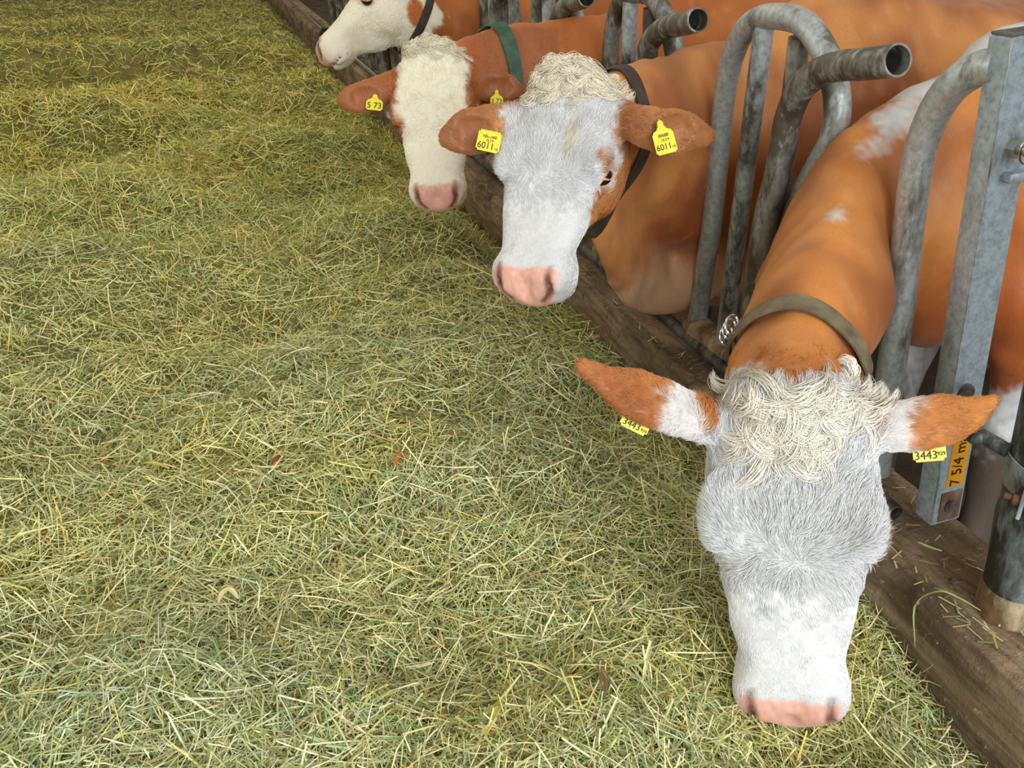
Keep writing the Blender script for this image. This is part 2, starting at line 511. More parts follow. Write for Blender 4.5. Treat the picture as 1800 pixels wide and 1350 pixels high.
yb, zb = 1.2855, 1.205
c = FP(yb, zb, .030)
mb = MB(); hexnut(mb, c, (0, 1, 0), .0135, .012); mb.ellipsoid(c + np.array([0, .014, 0]), (.0105, .013, .0105))
mb.build('dome_nut', M_BOLT, post)
c = FP(1.2345, 1.175, .040)
mb = MB(); hexnut(mb, c, (0, -1, 0), .017, .018); mb.tube(np.array([c + [0, -.018, 0], c + [0, -.05, 0]]), .009, 12); mb.build('hex_bolt', M_BOLT, post)
mb = MB(); ang = np.linspace(0, 5.4, 40)
cl = np.stack([c[0] + .016 * np.cos(ang) + .006, np.full(40, c[1] - .026), c[2] + .022 * np.sin(ang)], -1)
mb.tube(cl, .0022, 8); mb.build('spring_clip', M_CHROME, post)
mb = MB(); mb.box(FP(1.226, 1.128, .055), (.03, .012, .008), AX, bev=.003); mb.build('stop_lug', M_POST, post)
# orange sticker low on the camera-side face, with handwriting
lab_c = mid - zax * (H2 - .155) + np.array([0, -.0262, 0]) + xax * .006
mb = MB(); mb.box(lab_c, (.021, .0006, .062), AX); st = mb.build('sticker', M_ORANGE, post, smooth=False, sharp=0)
tag(st, 'orange handwritten sticker')
text_mesh('handwriting', '7 5/4 ma', .034, M_INK, st, lab_c + zax * .0, zax, -xax, lift=.0012)
mb = MB(); mb.box(mid - zax * (H2 - .045) + np.array([0, -.0262, 0]) + xax * .004, (.026, .0012, .036), AX, bev=.0005); fp = mb.build('foot_plate', M_RUST, post)
mb = MB(); mb.tube(np.array([[0, -.0275, 0], [0, -.031, 0]]) + mid - zax * (H2 - .045) + xax * .004, .015, 16); mb.build('rivet', M_BAR, post)

# low bar lying along the kerb
bar = tag(empty('floor_rail', (1.235, 1.3, .375)), 'dark narrow rail along the top of the kerb at the feet of the fence', 'rail')
ys = np.linspace(1.30, 13, 120)
mb = MB(); mb.tube(np.stack([np.full_like(ys, 1.268), ys, np.full_like(ys, .381) + .001 * np.sin(ys * 9)], -1), .019, 12, inner=.004, caps=(False, True))
mb.build('rail_tube', M_BAR, bar)
mb = MB()
mb.tube(np.array([[1.268, 1.36, .381], [1.268, 1.395, .381]]), .026, 16); mb.build('rail_collar', M_BAR, bar)
mb = MB(); a = np.linspace(0, 2 * np.pi, 30)
mb.tube(np.stack([1.262 + .03 * np.cos(a), 1.45 + .012 * np.sin(2 * a), .372 + .034 * np.sin(a)], -1), .006, 8); mb.build('rail_shackle', M_BAR, bar)

# round support post standing on the kerb, with its clamp
sup = tag(empty('support_post', (1.285, 1.03, KERB_Z)), 'thick round dark steel support post with a bolted clamp standing on the kerb', 'post')
BPX, BPY, BPR = 1.305, 1.005, .0575
zs = np.linspace(.41, 2.35, 60)
bp = lambda z: np.array([BPX - .09 * (z - .35), BPY, z])
mb = MB(); mb.tube(np.array([bp(z) for z in zs]), BPR, 40); mb.build('round_tube', M_BIG, sup)
mb = MB(); zz = np.linspace(.345, .415, 8)
mb.tube(np.array([bp(z) for z in zz]), BPR + .006 - .004 * np.linspace(0, 1, 8) ** 2, 40); tag(mb.build('foot_collar', mat_galv('dried_mud', srgb(178, 164, 134), srgb(140, 110, 76), .6, 0, .85), sup), 'mud-crusted pale foot of the post')
a = np.linspace(0, 2 * np.pi, 49)
ring = lambda z, r, h: (z, r, h)
zc = .650
mb = MB(); V = []; m = 48; aa = np.linspace(0, 2 * np.pi, m, endpoint=False)
for rr, hh in ((.0605, -.03), (.0635, -.03), (.0635, .03), (.0605, .03)):
    c = bp(zc + hh); V.append(c + np.stack([rr * np.cos(aa), rr * np.sin(aa), .018 * np.cos(aa - 2.4)], -1))
V = np.concatenate(V); j = np.arange(m); k2 = (j + 1) % m
Q = np.concatenate([np.stack([i * m + j, i * m + k2, ((i + 1) % 4) * m + k2, ((i + 1) % 4) * m + j], -1) for i in range(4)])
mb.add(V, Q); mb.build('clamp_band', M_GALV, sup)
nr_ = np.array([-.79, -.61, 0]); tg_ = np.array([.61, -.79, 0])
for off, mt in ((-.016, M_GALV), (.016, M_RUST)):
    mb = MB(); c = bp(.645) + nr_ * .075 + tg_ * off; mb.box(c, (.0035, .020, .034), np.array([tg_, nr_, [0, 0, 1]]), bev=.002); mb.build('clamp_ear', mt, sup)
c = bp(.643) + nr_ * .080
mb = MB(); mb.tube(np.array([c - tg_ * .045, c + tg_ * .05]), .0062, 12)
hexnut(mb, c - tg_ * .020, -tg_, .0115, .011); hexnut(mb, c + tg_ * .020, tg_, .0125, .014)
mb.build('clamp_bolt', M_RUST, sup)
mb = MB(); mb.tube(np.array([bp(.70) + [-.055, .03, 0], bp(.71) + [-.075, .09, .0], bp(.72) + [-.06, .15, .01], FP(1.2, .73)]), .013, 12)
mb.ellipsoid(bp(.705) + [-.075, .085, 0], (.017, .022, .018)); mb.build('clamp_link', M_BIG, sup)

# far small fittings beyond the white cow
rod = tag(empty('latch_rod', (1.17, 11.5, .36)), 'pale thin rod lying along the far end of the kerb', 'rod')
mb = MB(); mb.tube(np.array([[1.21, 7.4, .40], [1.20, 9.5, .40], [1.20, 13.0, .41], [1.19, 17, .42]]), .016, 8); mb.build('rod_bar', M_CHROME, rod)
lev = tag(empty('latch_lever', (1.15, 10.6, .35)), 'black hooked lever with a red tip hanging over the far kerb', 'lever')
mb = MB(); mb.tube(np.array([[1.26, 10.6, .45], [1.14, 10.57, .46], [1.11, 10.53, .42], [1.10, 10.5, .34], [1.10, 10.5, .22]]), .022, 8); mb.build('lever_arm', M_BLACK, lev)
mb = MB(); mb.ellipsoid((1.10, 10.5, .20), (.035, .035, .04), 10, 8); tag(mb.build('lever_tip', M_RED, lev), 'red plastic tip')
for i, (y, lb) in enumerate(((9.2, 'dark pivot tube with teal cap and red sleeve nearer the white muzzle'), (10.3, 'dark pivot tube with teal cap and red sleeve beside the hooked lever'))):
    pv = tag(empty('pivot_tube', (1.36, y, .35)), lb, 'pivot', 'pivot tubes beyond the white cow')
    mb = MB(); mb.tube(np.array([[1.36, y, .34], [1.36, y, .80]]), .03, 12); mb.build('pivot_pin', M_BAR, pv)
    mb = MB(); mb.tube(np.array([[1.36, y, .44], [1.36, y, .53]]), .05, 12); mb.build('pivot_sleeve', M_RED, pv)
    mb = MB(); mb.tube(np.array([[1.36, y, .58], [1.36, y, .66]]), .055, 12); mb.build('pivot_cap', M_TEAL, pv)

DEBUGF = None
# ------------------------------------------------------------------ cows: one smooth implicit body each, meshed by surface nets
def smin(a, b, k):
    if k <= 0: return np.minimum(a, b)
    h = np.maximum(k - np.abs(a - b), 0) / k
    return np.minimum(a, b) - h * h * k * .25


def nrm(v):
    v = np.asarray(v, float); return v / np.linalg.norm(v)


class Field:
    def __init__(s): s.prims = []

    def put(s, fn, lo, hi, k=.03, sub=False): s.prims.append((fn, np.asarray(lo, float), np.asarray(hi, float), k, sub))

    def __call__(s, X):
        d = np.full(len(X), .3)
        for fn, lo, hi, k, sub in s.prims:
            m = .0 if sub else .13
            sel = np.all((X > lo - m) & (X < hi + m), axis=1)
            if not sel.any(): continue
            v = fn(X[sel])
            d[sel] = -smin(-d[sel], v, k) if sub else smin(d[sel], v, k)
        return d

    # ellipsoid with its own axes (rows of A)
    def ell(s, c, r, A=None, k=.03, sub=False):
        c = np.asarray(c, float); r = np.asarray(r, float); A = np.eye(3) if A is None else np.asarray(A, float)
        def fn(X):
            p = (X - c) @ A.T
            q = np.linalg.norm(p / r, axis=1); g = np.linalg.norm(p / (r * r), axis=1)
            return np.where(q > .05, q * (q - 1) / np.maximum(g, 1e-6), -r.min())
        R = r.max() * (1.25 if sub else 1); s.put(fn, c - R, c + R, k, sub)

    # tube of elliptic section along key rows (x,y,z, side radius, dorsal radius); side = fixed or per-point side vectors
    def tube(s, keys, n=24, k=.04, up=(0, 0, 1), sub=False, expo=2.0, egg=0.0):
        K = spline(keys, n); P = K[:, :3]; rs = np.maximum(K[:, 3], .002); ru = np.maximum(K[:, 4], .002)
        up = np.asarray(up, float)
        ups = np.repeat(up[None], n, 0) if up.ndim == 1 else spline(up, n)
        T = np.gradient(P, axis=0); T /= np.linalg.norm(T, axis=1)[:, None]
        S = np.cross(T, ups); S /= np.linalg.norm(S, axis=1)[:, None]; U = np.cross(S, T)
        lo = (P - np.maximum(rs, ru)[:, None]).min(0); hi = (P + np.maximum(rs, ru)[:, None]).max(0)
        # dense core samples: nearest sample, then one projection step along the core
        m = int(n * 2.5); ui = np.linspace(0, n - 1, m)
        rs_ = lambda A: np.stack([np.interp(ui, np.arange(n), A[:, q]) for q in range(A.shape[1])], -1)
        PP, TT, SS, UU = (rs_(A).astype(np.float32) for A in (P, T, S, U))
        R2 = rs_(np.stack([rs, ru], -1)).astype(np.float32)
        step = np.linalg.norm(np.gradient(PP, axis=0), axis=1) + 1e-6
        P2 = (PP * PP).sum(1)
        def fn(X):
            out = np.empty(len(X), np.float32)
            for a0 in range(0, len(X), 60000):
                Y = X[a0:a0 + 60000].astype(np.float32)
                i = np.argmin(P2[None] - 2 * (Y @ PP.T), axis=1)
                q = Y - PP[i]; t = (q * TT[i]).sum(1)
                f = np.clip(i + t / step[i], 0, m - 1); i0 = np.minimum(f.astype(np.int32), m - 2); w = (f - i0)[:, None].astype(np.float32)
                lp = lambda A: A[i0] * (1 - w) + A[i0 + 1] * w
                q = Y - lp(PP); r = lp(R2)
                x = (q * lp(SS)).sum(1) / r[:, 0]; y = (q * lp(UU)).sum(1) / r[:, 1]; z = (q * lp(TT)).sum(1) / r.min(1)
                if egg: x = x / (1 - egg * np.clip(y, 0, 1))
                qn = np.sqrt(x * x + y * y + z * z) if expo == 2 else (np.abs(x) ** expo + np.abs(y) ** expo + np.abs(z) ** expo) ** (1 / expo)
                ln = np.sqrt((q * q).sum(1))
                out[a0:a0 + 60000] = np.where(qn > .05, ln * (1 - 1 / np.maximum(qn, 1e-4)), -r.min(1))
            return out
        s.put(fn, lo, hi, k, sub)


def surface_nets(field, lo, hi, h):
    c = 4
    n = np.ceil((np.asarray(hi) - lo) / h / c).astype(int) * c + 1
    nc = (n - 1) // c + 1
    ax = [lo[i] + h * c * np.arange(nc[i]) for i in range(3)]
    G = np.stack(np.meshgrid(*ax, indexing='ij'), -1).reshape(-1, 3)
    dc = field(G).reshape(nc)
    near = np.abs(dc) < h * c * 2.0
    g = near.copy()
    for a in range(3):
        g |= np.roll(near, 1, a) | np.roll(near, -1, a)
    rep = lambda A: np.repeat(np.repeat(np.repeat(A, c, 0), c, 1), c, 2)[c // 2:c // 2 + n[0], c // 2:c // 2 + n[1], c // 2:c // 2 + n[2]]
    pad = lambda A: np.pad(A, 1, mode='edge')
    D = np.repeat(np.repeat(np.repeat(pad(dc), c, 0), c, 1), c, 2)
    g = np.repeat(np.repeat(np.repeat(pad(g), c, 0), c, 1), c, 2)
    o = c + c // 2
    sl = tuple(slice(c // 2 + c // 2, c // 2 + c // 2 + n[i]) for i in range(3))
    D = D[sl].astype(np.float32).copy(); g = g[sl]
    idx = np.argwhere(g)
    D[g] = field(lo + idx * h)
    ins = D < 0
    # cells
    cnt = np.zeros(n - 1, np.int8)
    cs = [(i, j, k) for i in (0, 1) for j in (0, 1) for k in (0, 1)]
    S = lambda A, o: A[o[0]:n[0] - 1 + o[0], o[1]:n[1] - 1 + o[1], o[2]:n[2] - 1 + o[2]]
    for q in cs: cnt += S(ins, q)
    act = (cnt > 0) & (cnt < 8)
    cells = np.argwhere(act)
    vid = np.full(n - 1, -1, np.int32); vid[act] = np.arange(len(cells))
    acc = np.zeros((len(cells), 3)); num = np.zeros(len(cells))
    gv = lambda q: D[cells[:, 0] + q[0], cells[:, 1] + q[1], cells[:, 2] + q[2]].astype(float)
    vals = {q: gv(q) for q in cs}
    for q in cs:
        for a in range(3):
            if q[a]: continue
            r = list(q); r[a] = 1; r = tuple(r)
            d0, d1 = vals[q], vals[r]; m = (d0 < 0) != (d1 < 0)
            t = np.where(m, d0 / np.where(m, d0 - d1, 1), 0)
            p = np.repeat(np.array(q, float)[None], len(cells), 0); p[:, a] = t
            acc[m] += p[m]; num[m] += 1
    V = lo + (cells + acc / num[:, None]) * h
    Q = []
    for a in range(3):
        b, cc = (a + 1) % 3, (a + 2) % 3
        s0 = [slice(None)] * 3; s1 = [slice(None)] * 3
        s0[a] = slice(0, n[a] - 1); s1[a] = slice(1, n[a])
        i0 = ins[tuple(s0)]; i1 = ins[tuple(s1)]
        e = np.argwhere(i0 != i1)
        ok = (e[:, b] > 0) & (e[:, cc] > 0) & (e[:, b] < n[b] - 1) & (e[:, cc] < n[cc] - 1)
        e = e[ok]
        def vi(db, dc_):
            f = e.copy(); f[:, b] += db; f[:, cc] += dc_
            return vid[f[:, 0], f[:, 1], f[:, 2]]
        q = np.stack([vi(-1, -1), vi(0, -1), vi(0, 0), vi(-1, 0)], -1)
        flip = ~i0[e[:, 0], e[:, 1], e[:, 2]]
        q[flip] = q[flip][:, ::-1]
        Q.append(q)
    Q = np.concatenate(Q); Q = Q[(Q >= 0).all(1)]
    # settle the vertices on the exact surface
    eps = h * .35
    d = field(V)
    gr = np.stack([(field(V + eps * np.eye(3)[i]) - d) / eps for i in range(3)], -1)
    st = (d / np.maximum((gr * gr).sum(1), .15))[:, None] * gr
    ln = np.linalg.norm(st, axis=1)[:, None]
    V = V - st * np.minimum(1, h * .5 / np.maximum(ln, 1e-9))
    # light relax
    e = np.concatenate([Q[:, [0, 1]], Q[:, [1, 2]], Q[:, [2, 3]], Q[:, [3, 0]]])
    for w in (.5,):
        S_ = np.zeros_like(V); C = np.zeros(len(V))
        for i in (0, 1):
            np.add.at(S_, e[:, i], V[e[:, 1 - i]]); np.add.at(C, e[:, i], 1)
        V = V + w * (S_ / np.maximum(C, 1)[:, None] - V)
    return V, Q, gr


# head outline: t (0 poll .. 1 lips), half width, forehead height, jaw depth (fractions of a 0.535 m head, metres)
HEAD_T = np.array([-.10, -.05, .0, .08, .16, .26, .36, .44, .52, .60, .68, .76, .84, .92, 1.0, 1.06])
HEAD_W = np.array([.040, .070, .088, .110, .124, .130, .130, .124, .108, .096, .088, .082, .080, .080, .072, .05])
HEAD_U = np.array([-.06, -.022, -.004, .008, .014, .018, .016, .011, .005, .001, -.002, -.003, -.003, -.006, -.018, -.045])
HEAD_B = np.array([-.10, -.125, -.150, -.185, -.212, -.235, -.240, -.232, -.214, -.190, -.168, -.150, -.140, -.133, -.120, -.10])


class Head:
    def __init__(s, P, f, u, L=.535, k=None):
        s.P = np.asarray(P, float); s.f = nrm(f); u = np.asarray(u, float); s.u = nrm(u - s.f * (u @ s.f)); s.s = np.cross(s.u, s.f)
        s.L = L; s.k = k or L / .535
        s.A = np.array([s.s, s.u, s.f])

    def w(s, a, v, t):  # local (metres for a .535 head; t as fraction) -> world
        return s.P + s.k * (a * s.s + v * s.u) + t * s.L * s.f

    def loc(s, X):
        q = (X - s.P) @ s.A.T
        return q[:, 0] / s.k, q[:, 1] / s.k, q[:, 2] / s.L

    def field(s, F, ears):
        k = s.k
        def skull(X):
            a, v, t = s.loc(X)
            w = np.interp(t, HEAD_T, HEAD_W); up = np.interp(t, HEAD_T, HEAD_U); lo = np.interp(t, HEAD_T, HEAD_B)
            H = up - lo; vc = up - .36 * H
            y = np.where(v > vc, (v - vc) / (.36 * H), (v - vc) / (.64 * H))
            wv = w * (1 - .30 * np.clip(-y, 0, 1) ** 1.5)
            e = np.where(v > vc, 2.7, 2.2)
            q = (np.abs(a / wv) ** e + np.abs(y) ** e) ** (1 / e)
            r = np.sqrt(a * a + (v - vc) ** 2)
            d = np.where(q > .05, r * (1 - 1 / np.maximum(q, 1e-4)), -.05)
            d = -smin(-d, -(t - .935 + np.clip(v, -.14, .02) * .85) * .46, .03); d = -smin(-d, (t + .06) * .535, .05)
            return d * k
        c = [s.w(a, v, t) for a in (-.15, .15) for v in (-.26, .04) for t in (-.12, 1.08)]
        F.put(skull, np.min(c, 0), np.max(c, 0), .02)
        E = lambda p, r, A=None, kk=.03, sub=False: F.ell(s.w(*p), np.asarray(r) * k, s.A if A is None else A @ s.A, kk * k, sub)
        E((0, -.066, .905), (.086, .056, .074), kk=.03)                  # muzzle
        E((0, -.122, .855), (.056, .034, .075), kk=.018)                  # chin
        E((0, .004, .02), (.075, .03, .04), kk=.05)                      # poll knob
        for g in (-1, 1):
            E((g * .052, -.036, .925), (.032, .030, .040), kk=.03)       # nostril wing
            E((g * .108, -.008, .37), (.034, .026, .055), kk=.03)        # brow ridge
            E((g * .072, -.135, .31), (.048, .085, .105), kk=.05)        # cheek muscle
            E((g * .075, -.045, .55), (.020, .026, .10), kk=.04)         # face crest
            E((g * .116, -.024, .408), (.022, .018, .040), kk=.02)       # upper lid
            E((g * .125, -.043, .438), (.022, .022, .032), kk=.012, sub=True)       # eye socket
            E((g * .062, -.098, .895), (.026, .034, .050), kk=.025)      # lip beside the nose pad
            sl = np.array([np.r_[s.w(g * a_, v_, t_), r_ * k, r_ * k * 2.2] for a_, v_, t_, r_ in ((.061, -.014, .985, .0055), (.062, -.030, 1.008, .0070), (.055, -.046, 1.026, .0060), (.043, -.058, 1.034, .0036))])
            F.tube(sl, 10, .005, up=s.f, sub=True)                       # comma-shaped nostril
        E((0, -.106, .98), (.10, .006, .085), kk=.008, sub=True)                    # mouth line
        E((0, -.020, 1.04), (.012, .02, .03), kk=.02, sub=True)                     # groove of the nose
        for g in (-1, 1):
            pts, open_dir = ears[0 if g < 0 else 1]
            base = s.w(g * .105, -.055, .115)
            keys = [np.r_[base, .030 * k, .026 * k]]
            for (pos, rw, rt) in pts: keys.append(np.r_[pos, rw * k, rt * k])
            keys = np.array(keys)
            F.tube(keys, 18, .028, up=open_dir)
            od = nrm(open_dir)
            cut = keys[1:].copy(); cut[:, :3] += od * (cut[:, 4:5] * 1.02); cut[:, 3] *= .80; cut[:, 4] *= .92
            cut[0, 3] *= .55; cut[0, 4] *= .6; cut[-1, :3] = cut[-1, :3] * .35 + cut[-2, :3] * .65; cut[-1, 3:] *= .6
            F.tube(cut, 16, .006, up=open_dir, sub=True)


def rot_z(a):
    c, s_ = math.cos(a), math.sin(a); return np.array([[c, s_, 0], [-s_, c, 0], [0, 0, 1]])


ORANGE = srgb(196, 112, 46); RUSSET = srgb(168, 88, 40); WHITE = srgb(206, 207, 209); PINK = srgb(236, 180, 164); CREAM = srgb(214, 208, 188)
W1, W2, W3, W4 = Noise(9, 11), Noise(40, 12), Noise(3.0, 13), Noise(16, 14)


def soft(d, w=.012): return np.clip(.5 - d / (2 * w), 0, 1)


def blob(X, c, r, A=None):
    p = X - np.asarray(c, float)
    if A is not None: p = p @ np.asarray(A).T
    r = np.asarray(r, float)
    return (np.linalg.norm(p / r, axis=1) - 1) * r.min()


def paint(X, hd, spec, nr):
    """coat pattern: orange coat, white face, pink nose, plus this cow's own patches"""
    a, v, t = hd.loc(X)
    wob = .012 * W1(X) + .006 * W2(X)
    mixc = np.clip(.5 + .6 * W3(X) + .25 * W1(X * .8), 0, 1)[:, None]
    C = np.array(spec['coat'][0]) * (1 - mixc) + np.array(spec['coat'][1]) * mixc
    st = np.clip(W4(X * [1, 1, .45]) - .72, 0, 1)[:, None] * 1.1            # pale streaks in the coat for skin fold lines
    C = C * (1 - st * .10) + srgb(232, 184, 134) * st * .10
    def lay(m, col):
        m = m[:, None]; return C * (1 - m) + np.asarray(col) * m
    for kind, c, r in spec.get('patches', []):
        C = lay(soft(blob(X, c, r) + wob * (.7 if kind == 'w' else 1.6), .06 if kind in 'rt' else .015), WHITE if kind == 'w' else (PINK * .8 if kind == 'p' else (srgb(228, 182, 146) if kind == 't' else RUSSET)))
    # white below the knees
    C = lay(soft(X[:, 2] - spec.get('sock', .5) + wob * 2, .02), WHITE)
    d = spec['mask'](a, v, t) + wob
    C = lay(soft(d, .008), spec.get('white', WHITE))
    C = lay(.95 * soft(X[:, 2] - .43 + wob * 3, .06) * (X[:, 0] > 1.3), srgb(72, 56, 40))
    for kind, c, r in spec.get('face', []):        # patches given in head coordinates (a, v, t*.535)
        L = np.stack([a, v, t * .535], -1)
        col = {'o': spec['coat'][0], 'w': WHITE, 'p': PINK, 'k': CREAM * .8, 'd': srgb(70, 40, 30)}[kind]
        C = lay(soft(blob(L, c, r) + wob * .6, .008), col)
    C = lay(soft(X[:, 2] - (COW_FLOOR + .075), .004) * (X[:, 0] > 1.3), srgb(52, 44, 36))      # hooves
    # bare pink nose
    L = np.stack([a, v, t * .535], -1)
    up = np.interp(t, HEAD_T, HEAD_U)
    nose = np.maximum(np.maximum(.905 + .022 * np.cos(a / .075 * np.pi * .5) + .018 * (np.abs(a) / .07) ** 2 + .25 * np.clip(v, -.2, .0) - t, np.abs(a) - (.078 + .26 * np.clip(v + .012, -.1, 0))), -(v + .112))
    pk = PINK * (1 + .07 * W2(X * 1.5)[:, None]) * (1 + .12 * np.clip((-v - .05) / .05, -1, 1)[:, None])
    m = soft(nose + wob * .3, .006)[:, None]; C = C * (1 - m) + pk * m
    for g in (-1, 1):
        rr = soft(blob(L, (g * .126, -.043, .438 * .535), (.022, .026, .026)) , .006)
        C = lay(rr * .8, PINK * .95)
        dn = np.min([np.hypot(a - g * a_, v - v_) + 9 * (t < .90) for a_, v_ in ((.060, -.010), (.061, -.020), (.061, -.030), (.058, -.038), (.054, -.046), (.048, -.052), (.042, -.057))], axis=0)
        C = lay(soft(dn - .0085, .004) * .9, srgb(96, 46, 38))
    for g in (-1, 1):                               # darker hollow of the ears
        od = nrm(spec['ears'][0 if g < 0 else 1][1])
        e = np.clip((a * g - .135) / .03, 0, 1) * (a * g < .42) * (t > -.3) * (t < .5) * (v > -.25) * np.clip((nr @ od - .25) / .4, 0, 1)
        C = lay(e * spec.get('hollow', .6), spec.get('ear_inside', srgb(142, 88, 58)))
    return np.clip(C, 0, 1)


def sample_faces(V, Q, w, n, r):
    A, B, C, D = (V[Q[:, i]] for i in range(4))
    ar = .5 * np.linalg.norm(np.cross(C - A, D - B), axis=1) * w
    cdf = np.cumsum(ar); i = np.searchsorted(cdf, r.uniform(0, cdf[-1], n)); i = np.minimum(i, len(Q) - 1)
    s_, t_ = r.uniform(0, 1, (2, n, 1))
    p = (A[i] * (1 - s_) + B[i] * s_) * (1 - t_) + (D[i] * (1 - s_) + C[i] * s_) * t_
    return p, i


def hair_curves(name, roots_pts, radii, colors, mat, parent):
    """roots_pts: (n, m, 3) points of each hair"""
    n, m, _ = roots_pts.shape
    hc = bpy.data.hair_curves.new(name)
    hc.add_curves([m] * n)
    hc.position_data.foreach_set('vector', roots_pts.astype(np.float32).ravel())
    ra = hc.attributes.new('radius', 'FLOAT', 'POINT') if 'radius' not in hc.attributes else hc.attributes['radius']
    ra.data.foreach_set('value', radii.astype(np.float32).ravel())
    ca = hc.attributes.new('Col', 'FLOAT_COLOR', 'CURVE')
    c4 = np.ones((n, 4), np.float32); c4[:, :3] = colors
    ca.data.foreach_set('color', c4.ravel())
    hc.materials.append(mat)
    o = bpy.data.objects.new(name, hc); COL.objects.link(o)
    o.parent = parent; o.matrix_parent_inverse = Matrix.Translation(parent.location).inverted()
    return o


def face_flow(a, v, t):
    """hair direction on the face in (s, u, f): up and outward above the whorl, down the nose below it"""
    d = t - .50 + .02 * np.sin(a * 90)
    fx = np.where(d < 0, a * 5, a * 3)
    ff = np.clip(d * 7, -1, 1)
    fx = fx * (1 - .4 * np.abs(ff)) + np.tanh(a / .03) * .22 * np.exp(-(d / .1) ** 2)
    return np.stack([fx, np.zeros_like(a), ff + .05], -1)


def build_cow(name, label, spec, tagspec):
    hd = spec['head']; F = Field()
    hd.field(F, spec['ears'])
    F.tube(spec['neck'], 30, .07, egg=spec.get('egg', .42), up=spec.get('neck_up', (0, 0, 1)))
    if 'dewlap' in spec: F.tube(spec['dewlap'], 20, .05)
    x0, y0, y1 = spec['x0'], spec['y0'], spec['y1']
    yy = lambda x: y0 + (y1 - y0) * np.clip((x - x0) / 1.9, 0, 1)
    tor = [(0, .86, .17, .27), (.22, .91, .25, .385), (.55, .87, .32, .415), (1.0, .85, .36, .425), (1.4, .90, .34, .385), (1.72, .97, .27, .315), (1.92, .97, .19, .24)]
    dz = spec.get('dz', 0)
    F.tube([(x0 + x, yy(x0 + x), z + dz, rl, rv) for x, z, rl, rv in tor], 26, .09)
    F.ell((x0 + .25, yy(x0 + .25), 1.24), (.22, .085, .075), k=.08)      # withers
    for g in (-1, 1):
        yl = yy(x0 + .2)
        F.ell((x0 + .17, yl + g * .17, .92), (.16, .10, .27), k=.09)     # shoulder blade
        q = [(x0 + .14, yl + g * .19, .80, .10, .13), (x0 + .20, yl + g * .185, .58, .07, .085), (x0 + .17, yl + g * .18, .40, .052, .058), (x0 + .17, yl + g * .18, .20, .038, .042),
             (x0 + .16, yl + g * .18, .07, .046, .05), (x0 + .14, yl + g * .18, COW_FLOOR + .055, .050, .055)]
        F.tube(q, 20, .05, up=(1, 0, 0))
        yl = yy(x0 + 1.75)
        q = [(x0 + 1.70, yl + g * .20, .84, .13, .19), (x0 + 1.62, yl + g * .21, .64, .10, .14), (x0 + 1.74, yl + g * .20, .50, .06, .085), (x0 + 1.84, yl + g * .20, .38, .048, .064), (x0 + 1.80, yl + g * .20, .18, .037, .042),
             (x0 + 1.78, yl + g * .20, .06, .045, .05), (x0 + 1.75, yl + g * .20, COW_FLOOR + .055, .05, .055)]
        F.tube(q, 22, .05, up=(1, 0, 0))
        F.ell((x0 + 1.55, yl + g * .17, 1.17), (.12, .09, .08), k=.09)   # hook bone
    F.ell((x0 + 1.42, yy(x0 + 1.4), .52), (.20, .15, .13), k=.06)        # udder
    F.tube([(x0 + 1.98, y1, 1.18, .035, .04), (x0 + 2.10, y1, 1.08, .026, .03), (x0 + 2.14, y1, .80, .018, .02), (x0 + 2.13, y1, .50, .02, .022), (x0 + 2.13, y1, .32, .035, .035), (x0 + 2.13, y1, .20, .012, .012)], 24, .03, up=(1, 0, 0))
    for c, r, k, sub in spec.get('extra', []): F.ell(c, r, k=k, sub=sub)
    if DEBUGF is not None: print('PEN', name, label[:30], [(k_, round(float(F(DEBUGF[k_]).min()), 3)) for k_ in DEBUGF if F(DEBUGF[k_]).min() < .035])
    allp = np.array([p[1] for p in F.prims] + [p[2] for p in F.prims])
    lo = allp.min(0) - .03; hi = allp.max(0) + .03; lo[2] = max(lo[2], COW_FLOOR - .02)
    V, Q, gr = surface_nets(F, lo, hi, spec['h'])
    nrmls = gr / np.maximum(np.linalg.norm(gr, axis=1)[:, None], 1e-6)
    a, v, t = hd.loc(V)
    onf = soft(np.maximum(np.maximum(t - 1.1, np.abs(a) - .15), np.maximum(-.02 - t, -v - .27)), .05)
    V = V + nrmls * ((.0045 * Noise(4.5, 91)(V * [1, 1, .7]) + .0018 * Noise(15, 92)(V * [1, 1, .5])) * (1 - onf) + .0011 * Noise(20, 93)(V) * onf)[:, None]
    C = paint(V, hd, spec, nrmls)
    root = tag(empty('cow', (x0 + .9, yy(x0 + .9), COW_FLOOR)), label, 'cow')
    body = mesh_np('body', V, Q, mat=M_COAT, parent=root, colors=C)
    r = np.random.default_rng(spec['seed'])

    # ---- short fur over head, ears and neck
    a, v, t = hd.loc(V)
    infront = V[:, 0] < spec.get('fur_x', 1.5)
    wv = np.where(infront, 1.0, 0.0)
    headness = soft(np.maximum(np.maximum(t - .93, np.abs(a) - .22), -.10 - t) , .05) * (v > -.27)
    earw = (np.abs(a) > .13) & (np.abs(a) < .45) & (t > -.3) & (t < .5) & (v > -.22)
    wv = wv * np.maximum(headness, .8 * earw)
    nose = (np.abs(a) < .082 + .26 * np.clip(v + .012, -.1, 0)) & (v > -.118) & (v < .04) & (t > .905 + .25 * np.clip(v, -.2, 0) + .018 * (np.abs(a) / .07) ** 2)
    wv[nose] = 0
    wq = wv[Q].mean(1)
    n = spec['fur_n']
    p, qi = sample_faces(V, Q, wq, n, r)
    vid = Q[qi, 0]; nn = nrmls[Q[qi]].mean(1); nn /= np.linalg.norm(nn, axis=1)[:, None]
    col = C[Q[qi]].mean(1)
    a, v, t = hd.loc(p)
    onface = soft(np.maximum(np.maximum(t - 1.05, np.abs(a) - .14), np.maximum(-.05 - t, -v - .24)), .02)
    fl = face_flow(a, v, t) @ hd.A
